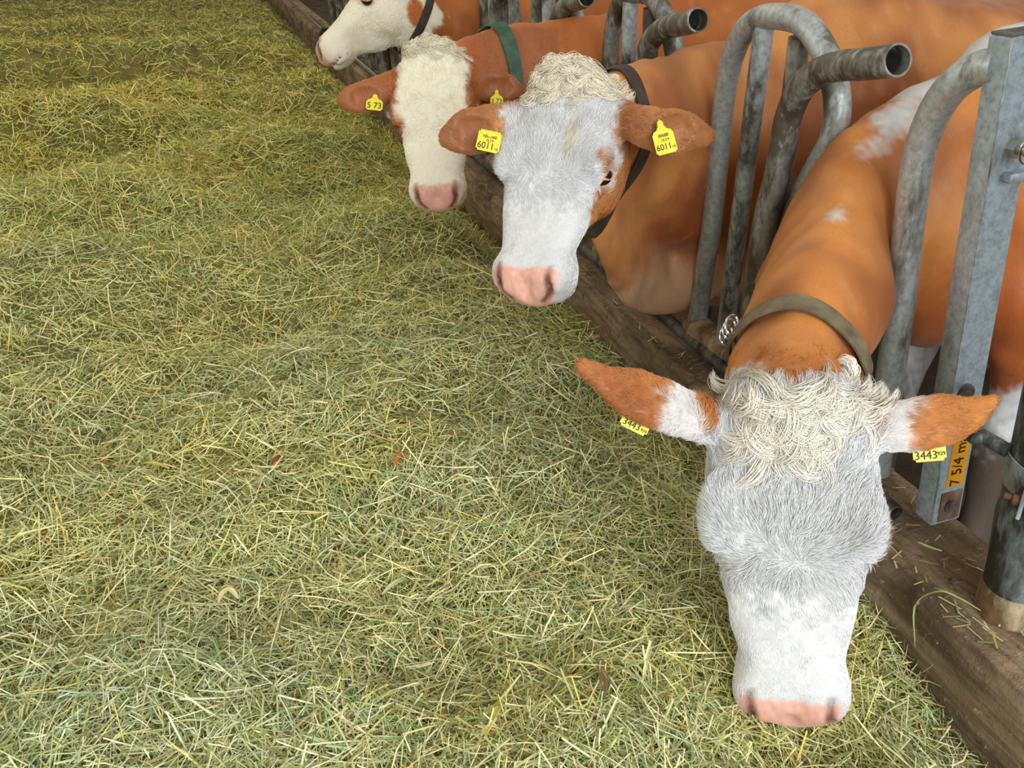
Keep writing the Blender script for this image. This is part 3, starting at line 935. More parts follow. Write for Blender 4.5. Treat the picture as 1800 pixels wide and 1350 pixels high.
    nk = np.asarray(spec['neck']); away = nk[-1, :3] - nk[0, :3]; away = nrm(away)
    earm = np.clip((np.abs(a) - .13) / .02, 0, 1) * (t > -.25) * (t < .45) * (v > -.3)
    outw = np.sign(a)[:, None] * hd.s
    flow = fl * onface[:, None] + (away + np.array([0, 0, -.5])) * (1 - onface[:, None])
    flow = flow * (1 - earm[:, None]) + outw * earm[:, None]
    wav1 = np.stack([Noise(14, 31 + i)(p) for i in range(3)], -1); wav2 = np.stack([Noise(45, 41 + i)(p) for i in range(3)], -1)
    whorl = np.clip((np.hypot(a, (t - .50) * .535) - .004) / .06, 0, 1)
    flow = flow / np.maximum(np.linalg.norm(flow, axis=1)[:, None], 1e-6) * (.25 + .75 * whorl[:, None] * onface[:, None] + .75 * (1 - onface[:, None])) + .35 * wav1 * onface[:, None] + .25 * wav2 + .12 * r.normal(size=p.shape)
    flow -= nn * (flow * nn).sum(1)[:, None]; flow /= np.maximum(np.linalg.norm(flow, axis=1)[:, None], 1e-6)
    ln = .0062 + .0145 * onface * np.clip((.70 - t) / .16, 0, 1) + .003 * earm - .0012 * onface * (t > .66)
    ln = ln * r.uniform(.7, 1.25, len(p)) * spec.get('fur_len', 1)
    lift = .12 - .07 * onface * np.clip((t - .56) / .1, 0, 1) + .22 * onface * np.clip((.62 - t) / .1, 0, 1) * (.5 + .5 * whorl) + .10 * np.clip(wav2[:, 0], -1, 1)
    m = 4; tt = np.linspace(0, 1, m)[None, :, None]
    pts = p[:, None, :] + ln[:, None, None] * (flow[:, None, :] * tt + nn[:, None, :] * (lift[:, None, None] * np.sin(tt * 2.2) * .8))
    rad = np.repeat((np.array([.00042, .00038, .00028, .00010]) * spec.get('fur_r', 1))[None], len(p), 0)
    col = col * (1 - .3 * earm[:, None]) + (col * .55 + srgb(214, 164, 116) * .45) * .3 * earm[:, None]
    val = r.uniform(.90, 1.07, (len(p), 1)) * (1 + .05 * wav1[:, :1])
    fur = hair_curves('short_fur', pts, rad, np.clip(col * val * (1 + .22 * (col.min(1) > .4))[:, None], 0, 1), M_FUR, body)

    # ---- curly forelock on the poll
    lo_ = spec['lock']
    P0 = []; CC = []
    def skin_v(a_, t_):
        vv = np.full(len(a_), .13)
        for _ in range(26):
            X_ = hd.P + hd.k * (a_[:, None] * hd.s + vv[:, None] * hd.u) + (t_ * hd.L)[:, None] * hd.f
            vv = vv - np.clip(F(X_) * .8, -.004, .02)
        return vv
    ga, gt = np.meshgrid(np.linspace(-.20, .20, 61), np.linspace(-.25, .55, 81), indexing='ij')
    gv_ = skin_v(ga.ravel(), gt.ravel()).reshape(ga.shape); gv_ = np.maximum(gv_, -.10)
    def skin(a_, t_):
        i_ = np.clip((a_ + .20) / .4 * 60, 0, 59.999); j_ = np.clip((t_ + .25) / .8 * 80, 0, 79.999)
        i0, j0 = i_.astype(int), j_.astype(int); fi, fj = i_ - i0, j_ - j0
        return (gv_[i0, j0] * (1 - fi) + gv_[i0 + 1, j0] * fi) * (1 - fj) + (gv_[i0, j0 + 1] * (1 - fi) + gv_[i0 + 1, j0 + 1] * fi) * fj
    for li in range(lo_['n']):
        aa = r.uniform(-lo_['w'], lo_['w']); t0 = r.uniform(lo_['t'][0], lo_['t'][1])
        t0 += -.02 * (abs(aa) / lo_['w']) ** 2 * 0 + lo_.get('notch', 0) * math.exp(-(aa / .02) ** 2)
        base = np.array([aa, 0, t0 * .535])
        ln = r.uniform(*lo_['len']); curl = r.uniform(*lo_.get('curl', (1.5, 5.0))) * r.choice([-1, 1]); ang = r.normal(lo_['ang'], .8)
        m = 14; s_ = np.linspace(0, 1, m)
        th = ang + curl * s_ ** 1.3
        step = ln / m
        x = base[0] + np.cumsum(np.sin(th) * step); z = base[2] + np.cumsum(np.cos(th) * step)
        hgt = lo_['high'] * (1 - (t0 - lo_['t'][0]) / (lo_['t'][1] - lo_['t'][0] + 1e-6) * .6)
        y = skin(x, z / .535) - .002 + hgt * np.sin(np.pi * np.clip(s_ * .85 + .05, 0, 1)) * r.uniform(.4, 1.2)
        G = np.stack([x, y, z], -1)
        nh = lo_['hairs']
        off = r.normal(size=(nh, 3)) * np.array([.0048, .0035, .0048])
        tl = r.uniform(.8, 1.1, nh)
        sp = (.35 + 1.0 * np.sin(np.pi * s_) ** 1 * .8)[None, :, None]
        H = G[None] + off[:, None, :] * sp + r.normal(size=(nh, m, 3)).cumsum(1) * .00035
        P0.append(H); tone = r.uniform(.86, 1.06)
        CC.append(np.repeat((lo_['col'] * tone)[None], nh, 0) * r.uniform(.9, 1.08, (nh, 1)))
    P0 = np.concatenate(P0); CC = np.clip(np.concatenate(CC), 0, 1)
    Wd = hd.P + hd.k * (P0[..., :1] * hd.s + P0[..., 1:2] * hd.u + P0[..., 2:3] * hd.f)
    rad = np.repeat((np.interp(np.linspace(0, 1, Wd.shape[1]), [0, .7, 1], [.0005, .00045, .0001]) * spec.get('fur_r', 1))[None], len(Wd), 0)
    tag(hair_curves('curly_forelock', Wd, rad, CC, M_FUR, body), 'curly pale forelock between the ears')

    # ---- eyes, lids, lashes
    for g in (-1, 1):
        c = hd.w(g * .117, -.043, .438)
        mb = MB(); mb.ellipsoid(c, np.array([.0225] * 3) * hd.k, 24, 16); mb.build('eye', M_EYE, root)
        ax1 = nrm(g * hd.s * .92 + hd.u * .38); e1 = nrm(hd.f - ax1 * (hd.f @ ax1)); e2 = np.cross(ax1, e1)
        an = np.linspace(0, 2 * np.pi, 41)
        ringp = c + hd.k * (ax1[None] * .0165 + .0205 * np.cos(an)[:, None] * e2f(e1, e2, g)[0] + .0105 * np.sin(an)[:, None] * e2f(e1, e2, g)[1])
        mb = MB(); mb.tube(ringp, .0034 * hd.k, 8, caps=(False, False)); mb.build('eyelid', M_LID, root)
        nl = 90; pa = np.linspace(np.pi * 1.02, np.pi * 1.98, nl) + r.normal(0, .05, nl)
        b = c + hd.k * (ax1 * .0185 + .0205 * np.cos(pa)[:, None] * e2f(e1, e2, g)[0] + .0125 * np.sin(pa)[:, None] * e2f(e1, e2, g)[1])
        dirn = ax1 * .9 + e2f(e1, e2, g)[1] * -.35 + r.normal(size=(nl, 3)) * .18
        s_ = np.linspace(0, 1, 5)[None, :, None]; L = r.uniform(.016, .03, (nl, 1, 1)) * hd.k
        pts = b[:, None] + L * (dirn[:, None] * s_ + (e2f(e1, e2, g)[1] * .35)[None, None] * s_ ** 2 * -1 + np.array([0, 0, -.25]) * s_ ** 2)
        hair_curves('eyelashes', pts, np.repeat(np.linspace(.0004, .0001, 5)[None], nl, 0), np.repeat(spec.get('lash', CREAM)[None], nl, 0), M_FUR, body)
    # ---- collar fitted to the neck by walking out from the neck's core to the skin
    co = spec['collar']; cc = np.asarray(co['c'], float); nz = nrm(co['n']); w_ = co.get('w', .036)
    e1 = nrm(np.cross(nz, [0, 0, 1])); e2 = np.cross(nz, e1)
    m = 96; an = np.linspace(0, 2 * np.pi, m, endpoint=False)
    dirs = np.cos(an)[:, None] * e1 + np.sin(an)[:, None] * e2
    rings = []
    for off in (-.5, 0, .5):
        c0 = cc + nz * w_ * off; rr = np.full(m, .02)
        for _ in range(60):
            d = F(c0 + dirs * rr[:, None]); rr = rr + np.where(d < .004, .004, 0)
        for _ in range(5): rr = (np.roll(rr, 1) + rr * 2 + np.roll(rr, -1)) / 4
        rings.append(c0 + dirs * (rr + .004)[:, None])
    sag = np.asarray(co.get('sag', (0, 0, 0)), float)
    Rr = [x + sag * np.clip(-dirs[:, 2], 0, 1)[:, None] for x in rings]
    Lr = [Rr[0], Rr[1], Rr[2], Rr[2] + dirs * .0045, Rr[1] + dirs * .0052, Rr[0] + dirs * .0045]
    Vc = np.concatenate(Lr); j = np.arange(m); k2 = (j + 1) % m
    Qc = np.concatenate([np.stack([i * m + j, i * m + k2, ((i + 1) % 6) * m + k2, ((i + 1) % 6) * m + j], -1) for i in range(6)])
    mb = MB(); mb.add(Vc, Qc); strap = mb.build('collar', co['mat'], root); tag(strap, co['label'])
    if 'buckle' in co:
        q = np.argmax(dirs @ nrm(co['buckle'])); pb = Rr[1][q] + dirs[q] * .012; tn = nrm(np.cross(nz, dirs[q])); mb = MB(); an2 = np.linspace(0, 2 * np.pi, 30)
        for sh, rr in ((0, .020), (.014, .016), (-.02, .02)):
            mb.tube(pb + tn * sh + .022 * np.cos(an2)[:, None] * nz + .012 * np.sin(an2)[:, None] * (dirs[q] + tn * .5), .0028, 8)
        mb.build('buckle', M_CHROME, strap)
    # ---- ear tags
    for tg in tagspec:
        c = np.asarray(tg['c'], float); x = nrm(tg['x']); y = np.asarray(tg['y'], float); y = nrm(y - x * (y @ x)); z = np.cross(x, y)
        hw, hh = tg['size']; prof = [(-hw, -hh), (hw, -hh), (hw, hh * .72)] + ([(hw * .30, hh * 1.0), (hw * .22, hh * 1.7), (-hw * .22, hh * 1.7), (-hw * .30, hh * 1.0)] if tg.get('stem', True) else [(hw, hh), (-hw, hh)]) + [(-hw, hh * .72)]
        prof = np.array(prof); mpf = len(prof)
        V2 = np.concatenate([c + prof[:, :1] * x + prof[:, 1:] * y + z * o for o in (-.0012, .0012)])
        import bmesh
        me = bpy.data.meshes.new('ear_tag'); bm = bmesh.new()
        bv = [bm.verts.new(p_) for p_ in V2]
        bm.faces.new(bv[:mpf][::-1]); bm.faces.new(bv[mpf:])
        for i in range(mpf): bm.faces.new((bv[i], bv[(i + 1) % mpf], bv[mpf + (i + 1) % mpf], bv[mpf + i]))
        bmesh.ops.bevel(bm, geom=[e for e in bm.edges if abs((e.verts[0].co - e.verts[1].co).normalized() @ Vector(z)) > .9], offset=hw * .16, segments=3, affect='EDGES')
        bmesh.ops.recalc_face_normals(bm, faces=bm.faces)
        bm.to_mesh(me); bm.free(); me.materials.append(M_YELLOW)
        ob = bpy.data.objects.new('ear_tag', me); COL.objects.link(ob); ob.parent = root; ob.matrix_parent_inverse = Matrix.Translation(root.location).inverted()
        tag(ob, tg['label'])
        sy = 1.35 if tg.get('stem', True) else .72
        mb = MB(); mb.tube(np.array([c + y * hh * sy - z * .012, c + y * hh * sy + z * .003]), hw * .28, 12); mb.build('tag_stud', M_YELLOW, ob)
        for txt, dx, dy, size in tg['text']:
            text_mesh('tag_number', txt, size, M_INK, ob, c + x * dx + y * dy, x, y, lift=.0018, bold=tg.get('bold', 0), sx=tg.get('sx', 1))
    return root


def e2f(e1, e2, g):
    """long axis of the eye (towards the inner corner) and its short axis (towards the lower lid)"""
    return e1 * .55 - e2 * (.83 * g), e1 * .83 + e2 * (.55 * g)


CAMP = np.array([0, 0, CAM_H])
RIGHT = np.array([math.cos(YAW), -math.sin(YAW), 0])
VIEW = np.array([math.sin(YAW) * math.cos(PITCH), math.cos(YAW) * math.cos(PITCH), -math.sin(PITCH)])
UPV = np.cross(RIGHT, VIEW)


def facing(P, M, turn):
    """head axes for a face that looks towards the aisle, turned by some degrees"""
    f = nrm(np.asarray(M) - P); mid = (np.asarray(P) + M) / 2
    u = nrm(CAMP - mid); r = RIGHT - f * (RIGHT @ f); u = nrm(u - f * (u @ f)); r = nrm(r - u * (r @ u))
    a = math.radians(turn)
    return f, u * math.cos(a) - r * math.sin(a)


def seen(px, py, depth): return CAMP + (VIEW * FPX + RIGHT * (px - 900) - UPV * (py - 675)) * (depth / FPX)


# nearest cow, head down in the hay
P, M = seen(1390, 690, 1.445), seen(1390, 1290, 1.455)
f, u = facing(P, M, 0)
h1 = Head(P, f, u, .535)
OD1 = np.array([.15, .55, -.75])
def thr1(a): return -.05 + .035 * np.exp(-(a / .02) ** 2) + .15 * np.exp(-((np.abs(a) - .128) / .020) ** 2)
spec1 = dict(
    head=h1, h=.0072, seed=21, x0=1.50, y0=1.63, y1=1.66, sock=.57, fur_n=110000, fur_x=1.35, fur_r=1.0,
    coat=(srgb(200, 130, 66), srgb(160, 92, 42)), hollow=.35,
    ears=(([((.597, 1.160, .835), .046, .022), ((.540, 1.180, .860), .038, .017), ((.487, 1.199, .893), .012, .009)], OD1),
          ([((1.000, 1.022, .795), .046, .022), ((1.068, 1.012, .808), .036, .017), ((1.126, 1.010, .828), .012, .009)], OD1)),
    neck=[(.865, 1.180, .775, .098, .112), (.926, 1.263, .803, .112, .130), (1.087, 1.435, .834, .132, .172), (1.242, 1.588, .898, .137, .212), (1.40, 1.610, .955, .150, .255), (1.70, 1.635, .98, .22, .31)],
    egg=.25,
    mask=lambda a, v, t: np.maximum(np.maximum((thr1(a) - t) * .5, np.abs(a) - .195), np.where(t < .5, -(v + .20), -1)),
    face=[],
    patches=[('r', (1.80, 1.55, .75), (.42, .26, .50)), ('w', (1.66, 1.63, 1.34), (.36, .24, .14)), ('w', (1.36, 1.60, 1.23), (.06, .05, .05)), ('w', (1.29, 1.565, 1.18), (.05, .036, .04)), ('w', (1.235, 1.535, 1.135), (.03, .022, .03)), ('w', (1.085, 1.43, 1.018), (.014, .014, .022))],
    lock=dict(n=110, hairs=44, w=.088, t=(-.06, .13), len=(.05, .11), curl=(1.0, 3.6), ang=.5, high=.024, notch=.06, col=srgb(246, 242, 230)),
    collar=dict(c=(.945, 1.280, .805), n=(.55, .55, .38), w=.038, mat=mat_strap('olive_strap', srgb(112, 102, 78)), label='grey-olive webbing collar with metal rings', buckle=(-.75, .5, .25), sag=(0, 0, -.02)),
)
# second cow, head up and turned towards the hay
P, M = seen(1000, 136, 2.09), seen(917, 482, 2.0)
f, u = facing(P, M, 27)
h2 = Head(P, f, u, .505, 1.0)
EAR2 = [seen(1152, 230, 2.00), seen(1200, 232, 2.01), seen(1244, 240, 2.03)]
OD2 = -VIEW * .8 + np.array([0, 0, -.25])
spec2 = dict(
    head=h2, h=.0075, seed=22, x0=1.52, y0=2.39, y1=2.42, sock=.28, dz=.035, fur_n=74000, fur_x=1.25, fur_r=1.1, fur_len=.72,
    coat=(srgb(198, 134, 76), srgb(158, 94, 52)),
    ears=(([((.585, 2.085, 1.085), .052, .024), ((.527, 2.102, 1.072), .048, .020), ((.484, 2.112, 1.066), .022, .011)], OD2),
          ([(EAR2[0], .050, .026), (EAR2[1], .050, .022), (EAR2[2], .020, .011)], OD2)),
    neck=[(.845, 2.125, 1.060, .100, .118), (.97, 2.19, 1.030, .120, .165), (1.13, 2.28, .975, .138, .245), (1.25, 2.335, .94, .138, .29), (1.40, 2.375, .915, .150, .33), (1.68, 2.40, .94, .22, .36)],
    dewlap=[(.88, 2.12, .90, .035, .07), (.98, 2.19, .76, .035, .10), (1.10, 2.28, .62, .045, .115), (1.20, 2.33, .545, .055, .10), (1.42, 2.36, .56, .10, .12)],
    mask=lambda a, v, t: np.maximum(np.maximum(np.maximum(-.035 - t, (a - np.where(t < .3, .120, np.where(t < .52, .136, np.where(t < .62, .122, .3))))), -a - .122), np.where(t < .60, -(v + .085 + .08 * (a < 0)), np.maximum(-(v + .25), t - 1.15))),
    face=[('o', (.103, -.085, .545 * .535), (.030, .045, .034)), ('p', (.112, -.030, .425 * .535), (.028, .03, .030)), ('k', (.046, .014, .36 * .535), (.015, .03, .045))],
    patches=[('r', (1.22, 2.30, .80), (.16, .22, .20)), ('t', (1.15, 2.28, .51), (.26, .24, .135))],
    lock=dict(n=130, hairs=30, w=.092, t=(-.09, .07), len=(.045, .095), curl=(2.5, 6.5), ang=0.0, high=.030, col=srgb(242, 234, 214)),
    collar=dict(c=(.905, 2.16, 1.035), n=(.66, .50, -.28), w=.034, mat=mat_strap('dark_strap', srgb(62, 52, 44)), label='dark brown leather collar', sag=(0, 0, -.02)),
)
# third cow, facing the camera further along
P, M = seen(756, 86, 2.85), seen(766, 350, 2.76)
f, u = facing(P, M, 8)
h3 = Head(P, f, u, .485, .96)
spec3 = dict(
    head=h3, h=.0095, seed=23, x0=1.52, y0=3.13, y1=3.16, sock=.45, fur_n=36000, fur_x=1.2, fur_r=1.3, fur_len=.6, white=srgb(236, 230, 212),
    coat=(srgb(184, 108, 52), srgb(164, 90, 42)),
    ears=(([((.465, 2.965, 1.030), .052, .024), ((.405, 2.978, 1.014), .046, .020), ((.362, 2.988, 1.003), .022, .012)], OD2),
          ([((.830, 2.915, 1.045), .050, .024), ((.885, 2.905, 1.036), .044, .020), ((.924, 2.900, 1.026), .020, .012)], OD2)),
    neck=[(.725, 3.040, 1.040, .100, .118), (.88, 3.10, 1.02, .125, .185), (1.10, 3.085, .98, .130, .25), (1.25, 3.09, .95, .132, .29), (1.40, 3.12, .93, .150, .33), (1.70, 3.14, .93, .22, .36)],
    mask=lambda a, v, t: np.maximum(np.maximum(np.maximum(-.04 - t, np.abs(a) - np.where(t < .58, .112, .3)), -1), np.where(t < .6, -(v + .09), np.maximum(-(v + .25), t - 1.15))),
    face=[('o', (-.108, -.050, .47 * .535), (.032, .045, .042))],
    patches=[],
    lock=dict(n=80, hairs=16, w=.08, t=(-.08, .03), len=(.04, .07), ang=0.0, high=.022, col=srgb(238, 230, 206)),
    collar=dict(c=(.86, 3.09, 1.03), n=(.75, .45, -.2), w=.036, mat=mat_strap('green_strap', srgb(52, 84, 66)), label='dark green collar', sag=(0, 0, -.02)),
)
# fourth cow, seen from the side
f4 = nrm([-.70, -.10, -.66]); s4 = np.array([-.15, -.98, .1]); u4 = np.cross(f4, nrm(s4 - f4 * (s4 @ f4)))
M = np.array([.471, 4.50, .962]); P = M - f4 * .54 + .05 * u4
h4 = Head(P, f4, u4, .54, 1.12)
OD4 = np.array([-.5, -.6, -.3])
def earpt(h, g, o, b, t): return h.w(g * o, b, t)
spec4 = dict(
    head=h4, h=.0122, fur_len=.6, seed=24, x0=1.55, y0=4.64, y1=4.66, sock=.45, fur_n=9000, fur_x=1.1, fur_r=2.0, white=srgb(236, 228, 208),
    coat=(srgb(190, 112, 54), srgb(166, 92, 44)),
    ears=tuple(([(earpt(h4, g, .16, -.08, .10), .045, .024), (earpt(h4, g, .23, -.11, .13), .042, .020), (earpt(h4, g, .29, -.13, .16), .018, .012)], OD4) for g in (-1, 1)),
    neck=[(P[0] + .095, P[1] + .01, P[2] - .12, .10, .118), (.98, 4.60, 1.12, .13, .19), (1.20, 4.595, 1.02, .130, .26), (1.40, 4.63, .95, .150, .33), (1.70, 4.64, .93, .22, .36)],
    mask=lambda a, v, t: np.maximum(np.maximum(.0 - t, np.abs(a) - .17), -(v + .32)),
    extra=[(h4.w(0, -.240, .26), (.14, .085, .11), .06, False), (h4.w(0, -.16, .62), (.08, .05, .05), .05, False)],
    face=[('o', (.085, -.21, .22 * .535), (.05, .055, .05)), ('o', (.10, -.10, .12 * .535), (.05, .045, .04))],
    patches=[],
    lock=dict(n=40, hairs=10, w=.08, t=(-.08, .07), len=(.04, .07), ang=0.0, high=.02, col=srgb(238, 230, 206)),
    collar=dict(c=(.93, 4.60, 1.13), n=(.80, .1, -.5), w=.04, mat=mat_strap('black_strap', srgb(58, 48, 40)), label='dark strap collar', sag=(0, 0, -.02)),
)
YT = 'yellow ear tag'
tags1 = [dict(c=seen(1120, 738, 1.455), x=(.44, -.20, -.23), y=(.3, .3, .8), size=(.024, .019), label='yellow ear tag printed 3443, hanging under the ear', text=[('3443', -.005, -.0105, .0155), ('929', .017, -.012, .0075)]),
         dict(c=seen(1633, 790, 1.45), x=RIGHT + np.array([0, 0, .10]), y=UPV, size=(.026, .019), label='yellow ear tag printed 3443, hanging below the ear', text=[('3443', -.006, -.0095, .0185), ('929', .018, -.008, .009)])]
tags2 = [dict(c=(.573, 2.030, 1.066), x=RIGHT - UPV * .22, y=UPV + RIGHT * .2, size=(.027, .024), stem=False, label='yellow ear tag printed 6011', text=[('6011', -.005, -.012, .022), ('13', .020, -.016, .009), ('10055068', 0, .010, .009), ('15.7.9', .002, .001, .008)], sx=.9),
         dict(c=seen(1168, 248, 1.962), x=RIGHT + UPV * .26, y=UPV - RIGHT * .2, size=(.023, .028), label='yellow ear tag printed 6011', text=[('6011', -.004, -.013, .019), ('13', .017, -.016, .008), ('00688', 0, .012, .010), ('15.7.9', .002, .002, .008)], sx=.9)]
tags3 = [dict(c=(.455, 2.92, 1.004), x=RIGHT - UPV * .1, y=UPV, size=(.026, .018), label=YT + ' with worn print', text=[('5 73', 0, -.004, .026)]),
         dict(c=(.835, 2.862, 1.000), x=RIGHT, y=UPV, size=(.020, .024), label=YT + ' half hidden by the next cow', text=[('3 73', 0, .004, .020)])]
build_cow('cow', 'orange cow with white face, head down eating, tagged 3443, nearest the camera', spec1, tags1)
build_cow('cow', 'orange cow with curly forelock and yellow tags numbered 6011, head raised over the hay', spec2, tags2)
build_cow('cow', 'orange cow with green collar and plain white face, behind the one tagged 6011', spec3, tags3)
build_cow('cow', 'white-headed cow seen from the side beyond the green-collared cow, chin over the hay', spec4, [])


# ------------------------------------------------------------------ hay on the feed alley
HN = [Noise(.55, 61), Noise(1.6, 62), Noise(4.5, 63), Noise(11, 64)]
HUMPS = [(-1.15, 6.1, .30, .9, .40), (-.45, 6.9, .20, .6, .4), (-1.6, 4.7, .18, .7, .32), (-.70, 4.3, .11, .7, .30), (.35, 5.2, .13, .40, .45), (.55, 7.2, .10, .35, .6),
         (-.2, 3.3, .05, .6, .3), (.55, 3.55, .06, .3, .3), (-.35, 3.55, .07, .45, .22), (-1.3, 3.2, .07, .5, .25), (-1.0, 9.0, .30, 1.4, .6), (.3, 9.5, .12, .6, .9), (-.9, 2.4, .035, .4, .25), (.1, 2.1, .03, .5, .25), (-1.6, 12, .2, 1.5, 1.2),
         # hollows under the heaps
         (-1.05, 5.25, -.22, .42, .20), (-.55, 5.75, -.15, .25, .2), (-1.75, 3.95, -.10, .5, .18), (-.75, 3.85, -.08, .4, .16), (.45, 4.55, -.09, .25, .2), (.70, 3.25, -.07, .2, .2), (-.2, 2.85, -.05, .35, .14), (.8, 5.6, -.08, .2, .3), (.15, 6.6, -.12, .3, .3)]


def hay_z(x, y):
    dk = KERB_X - x
    edge = np.interp(y, [.4, .9, 1.2, 2.05, 2.8, 4, 6, 9, 14], [.13, .15, .25, .19, .22, .13, .13, .07, .05])
    far = np.interp(y, [0, 2, 5, 12], [.36, .36, .33, .28])
    t = np.clip(dk / .42, 0, 1); t = t * t * (3 - 2 * t)
    z = edge + (far - edge) * t
    X = np.stack([x, y, np.zeros_like(x)], -1)
    amp = np.clip(dk / .3, .15, 1)
    z = z + amp * (.030 * HN[0](X) + .022 * HN[1](X) + .011 * HN[2](X)) + .006 * HN[3](X)
    for cx, cy, h, sx, sy in HUMPS:
        yy = (y - cy); s_ = np.where(yy < 0, sy * .55, sy)
        z = z + h * np.exp(-((x - cx) / sx) ** 2 - (yy / s_) ** 2) * amp
    # muzzle of the feeding cow presses into the hay
    z = z - .10 * np.exp(-((x - .755) / .15) ** 2 - ((y - .86) / .17) ** 2)
    return np.maximum(z, .012)


def build_hay():
    r = np.random.default_rng(99)
    V = []; Q = []; Cc = []
    # the heap's own bed
    xs = KERB_X - .004 - np.concatenate([np.arange(0, .5, .02), np.arange(.5, 5.0, .05)])
    ys = np.concatenate([np.arange(-.6, 4, .035), 4 * np.exp(np.arange(0, 1.75, .012))])
    X, Y = np.meshgrid(xs, ys, indexing='ij')
    Z = hay_z(X.ravel(), Y.ravel()) - .016
    B = np.stack([X.ravel(), Y.ravel(), Z], -1)
    ny = len(ys); i = np.arange(len(xs) - 1)[:, None] * ny; j = np.arange(ny - 1)[None]
    Qb = np.stack([i + j, i + ny + j, i + ny + j + 1, i + j + 1], -1).reshape(-1, 4)
    n1 = Noise(30, 71)(B)[:, None]
    V.append(B); Q.append(Qb); Cc.append(srgb(110, 104, 56) * (1 + .35 * n1))
    nb = len(B)
    # stalks: (count, length range, width range, palette weights)
    pal = np.array([srgb(212, 215, 168), srgb(186, 191, 128), srgb(238, 230, 176), srgb(132, 156, 98), srgb(156, 166, 96), srgb(172, 142, 98), srgb(220, 204, 112), srgb(164, 184, 150)])
    flow = Noise(1.3, 81); hue = Noise(.9, 82); hue2 = Noise(3.2, 83)
    for cnt, L0, L1, w0, w1, wts, lift, lay in ((80000, .035, .12, .0016, .0031, [.18, .24, .14, .12, .16, .06, .08, .02], .45, .05), (165000, .018, .055, .0012, .0028, [.26, .2, .1, .16, .14, .05, .04, .05], .5, .030), (72000, .05, .13, .0014, .0034, [.30, .2, .16, .1, .1, .03, .06, .05], .32, .026), (8000, .11, .24, .0016, .0032, [.3, .12, .32, .06, .04, .06, .1, 0], .22, .022)):
        # distance from the viewer falls off so far stalks get sparser; radial sampling about the aisle start
        d = np.exp(r.uniform(np.log(.75), np.log(17), int(cnt * 2.6)))
        d = np.where(r.uniform(size=len(d)) < .5, d, r.uniform(.75, 7.0, len(d)))
        if lay > .04: d = np.exp(r.uniform(np.log(3.6), np.log(20), len(d)))
        az = r.uniform(-.62, .98, len(d)) if lay < .04 else r.uniform(-.36, .28, len(d))
        x = d * np.sin(az); y = d * np.cos(az)
        ok = (x < KERB_X - .004) & (x > -3.8)
        x = x[ok][:cnt]; y = y[ok][:cnt]; d = d[ok][:cnt]
        n = len(x)
        grow = 1 + .07 * np.clip(d - 1.5, 0, 6)
        L = np.exp(r.uniform(np.log(L0), np.log(L1), n)) * grow; w = r.uniform(w0, w1, n) * grow ** 2 * .55 * (1 + .10 * np.clip(d - 4, 0, 10))
        base = np.stack([x, y, hay_z(x, y)], -1)
        e = .02; gx = (hay_z(x + e, y) - hay_z(x - e, y)) / (2 * e); gy = (hay_z(x, y + e) - hay_z(x, y - e)) / (2 * e)
        nn = np.stack([-gx, -gy, np.ones(n)], -1); nn /= np.linalg.norm(nn, axis=1)[:, None]
        ang = flow(base * [1, 1, 0]) * 2.0 + r.normal(0, 1.0, n) + np.where(r.uniform(size=n) < .35, r.uniform(0, 6.28, n), 0)
        dr = np.stack([np.cos(ang), np.sin(ang), np.zeros(n)], -1)
        dr -= nn * (dr * nn).sum(1)[:, None]; dr /= np.linalg.norm(dr, axis=1)[:, None]
        tilt = r.normal(0, lift, n); tilt = np.clip(tilt, -.9, 1.1)
        dr = dr * np.cos(tilt)[:, None] + nn * np.sin(tilt)[:, None]
        side = np.cross(dr, nn); side /= np.maximum(np.linalg.norm(side, axis=1)[:, None], 1e-6)
        roll = r.normal(0, .7, n)[:, None]; up2 = np.cross(side, dr)
        wd = side * np.cos(roll) + up2 * np.sin(roll)
        bend = r.normal(0, .22, n)[:, None] * L[:, None]; bdir = side * r.normal(size=(n, 1)) * .8 + up2 * r.normal(size=(n, 1)) * .5
        dep = (r.uniform(0, 1, n) ** 1.3 - .55) * lay * 1.6
        c0 = base + nn * dep[:, None] + up2 * 0
        nseg = 3 if L1 > .06 else 2
        S_ = np.linspace(-.5, .5, nseg + 1)
        P = np.stack([c0 + dr * L[:, None] * s + bdir * bend * (s * s * 2 - .25) for s in S_], 1)
        tap = np.interp(S_, [-.5, -.1, .5], [.8, 1.0, .35])
        Lf = P - wd[:, None] * (w[:, None] * tap)[..., None] * .5 * 1.0; Rt = P + wd[:, None] * (w[:, None] * tap)[..., None] * .5
        Lf = P - wd[:, None] * (w[:, None] * tap[None])[..., None]; Rt = P + wd[:, None] * (w[:, None] * tap[None])[..., None]
        W = np.stack([Lf, Rt], 2).reshape(-1, 3)
        xlim = KERB_X - .003 + np.where(W[:, 2] > KERB_Z - .02, .02, 0)
        W[:, 0] = np.minimum(W[:, 0], xlim)
        m = (nseg + 1) * 2
        b0 = nb + np.arange(n)[:, None] * m
        q = np.concatenate([np.stack([b0[:, 0] + 2 * s, b0[:, 0] + 2 * s + 1, b0[:, 0] + 2 * s + 3, b0[:, 0] + 2 * s + 2], -1) for s in range(nseg)])
        ci = r.choice(len(pal), n, p=np.array(wts) / sum(wts))
        col = pal[ci] * r.uniform(.90, 1.27, (n, 1)) * np.array([1, 1, 1.05])
        hv = (hue(base) * .5 + hue2(base) * .35)[:, None]
        yel = np.interp(y, [1.2, 5], [0, 1])[:, None]  # stalks tinted yellower and duller with distance: warm far light put into the colour
        col = col * (1 + hv * np.array([.10, .03, -.12])) * (1 + yel * np.array([-.06, -.12, -.45]))
        V.append(W); Q.append(q); Cc.append(np.repeat(col, m, 0)); nb += len(W)
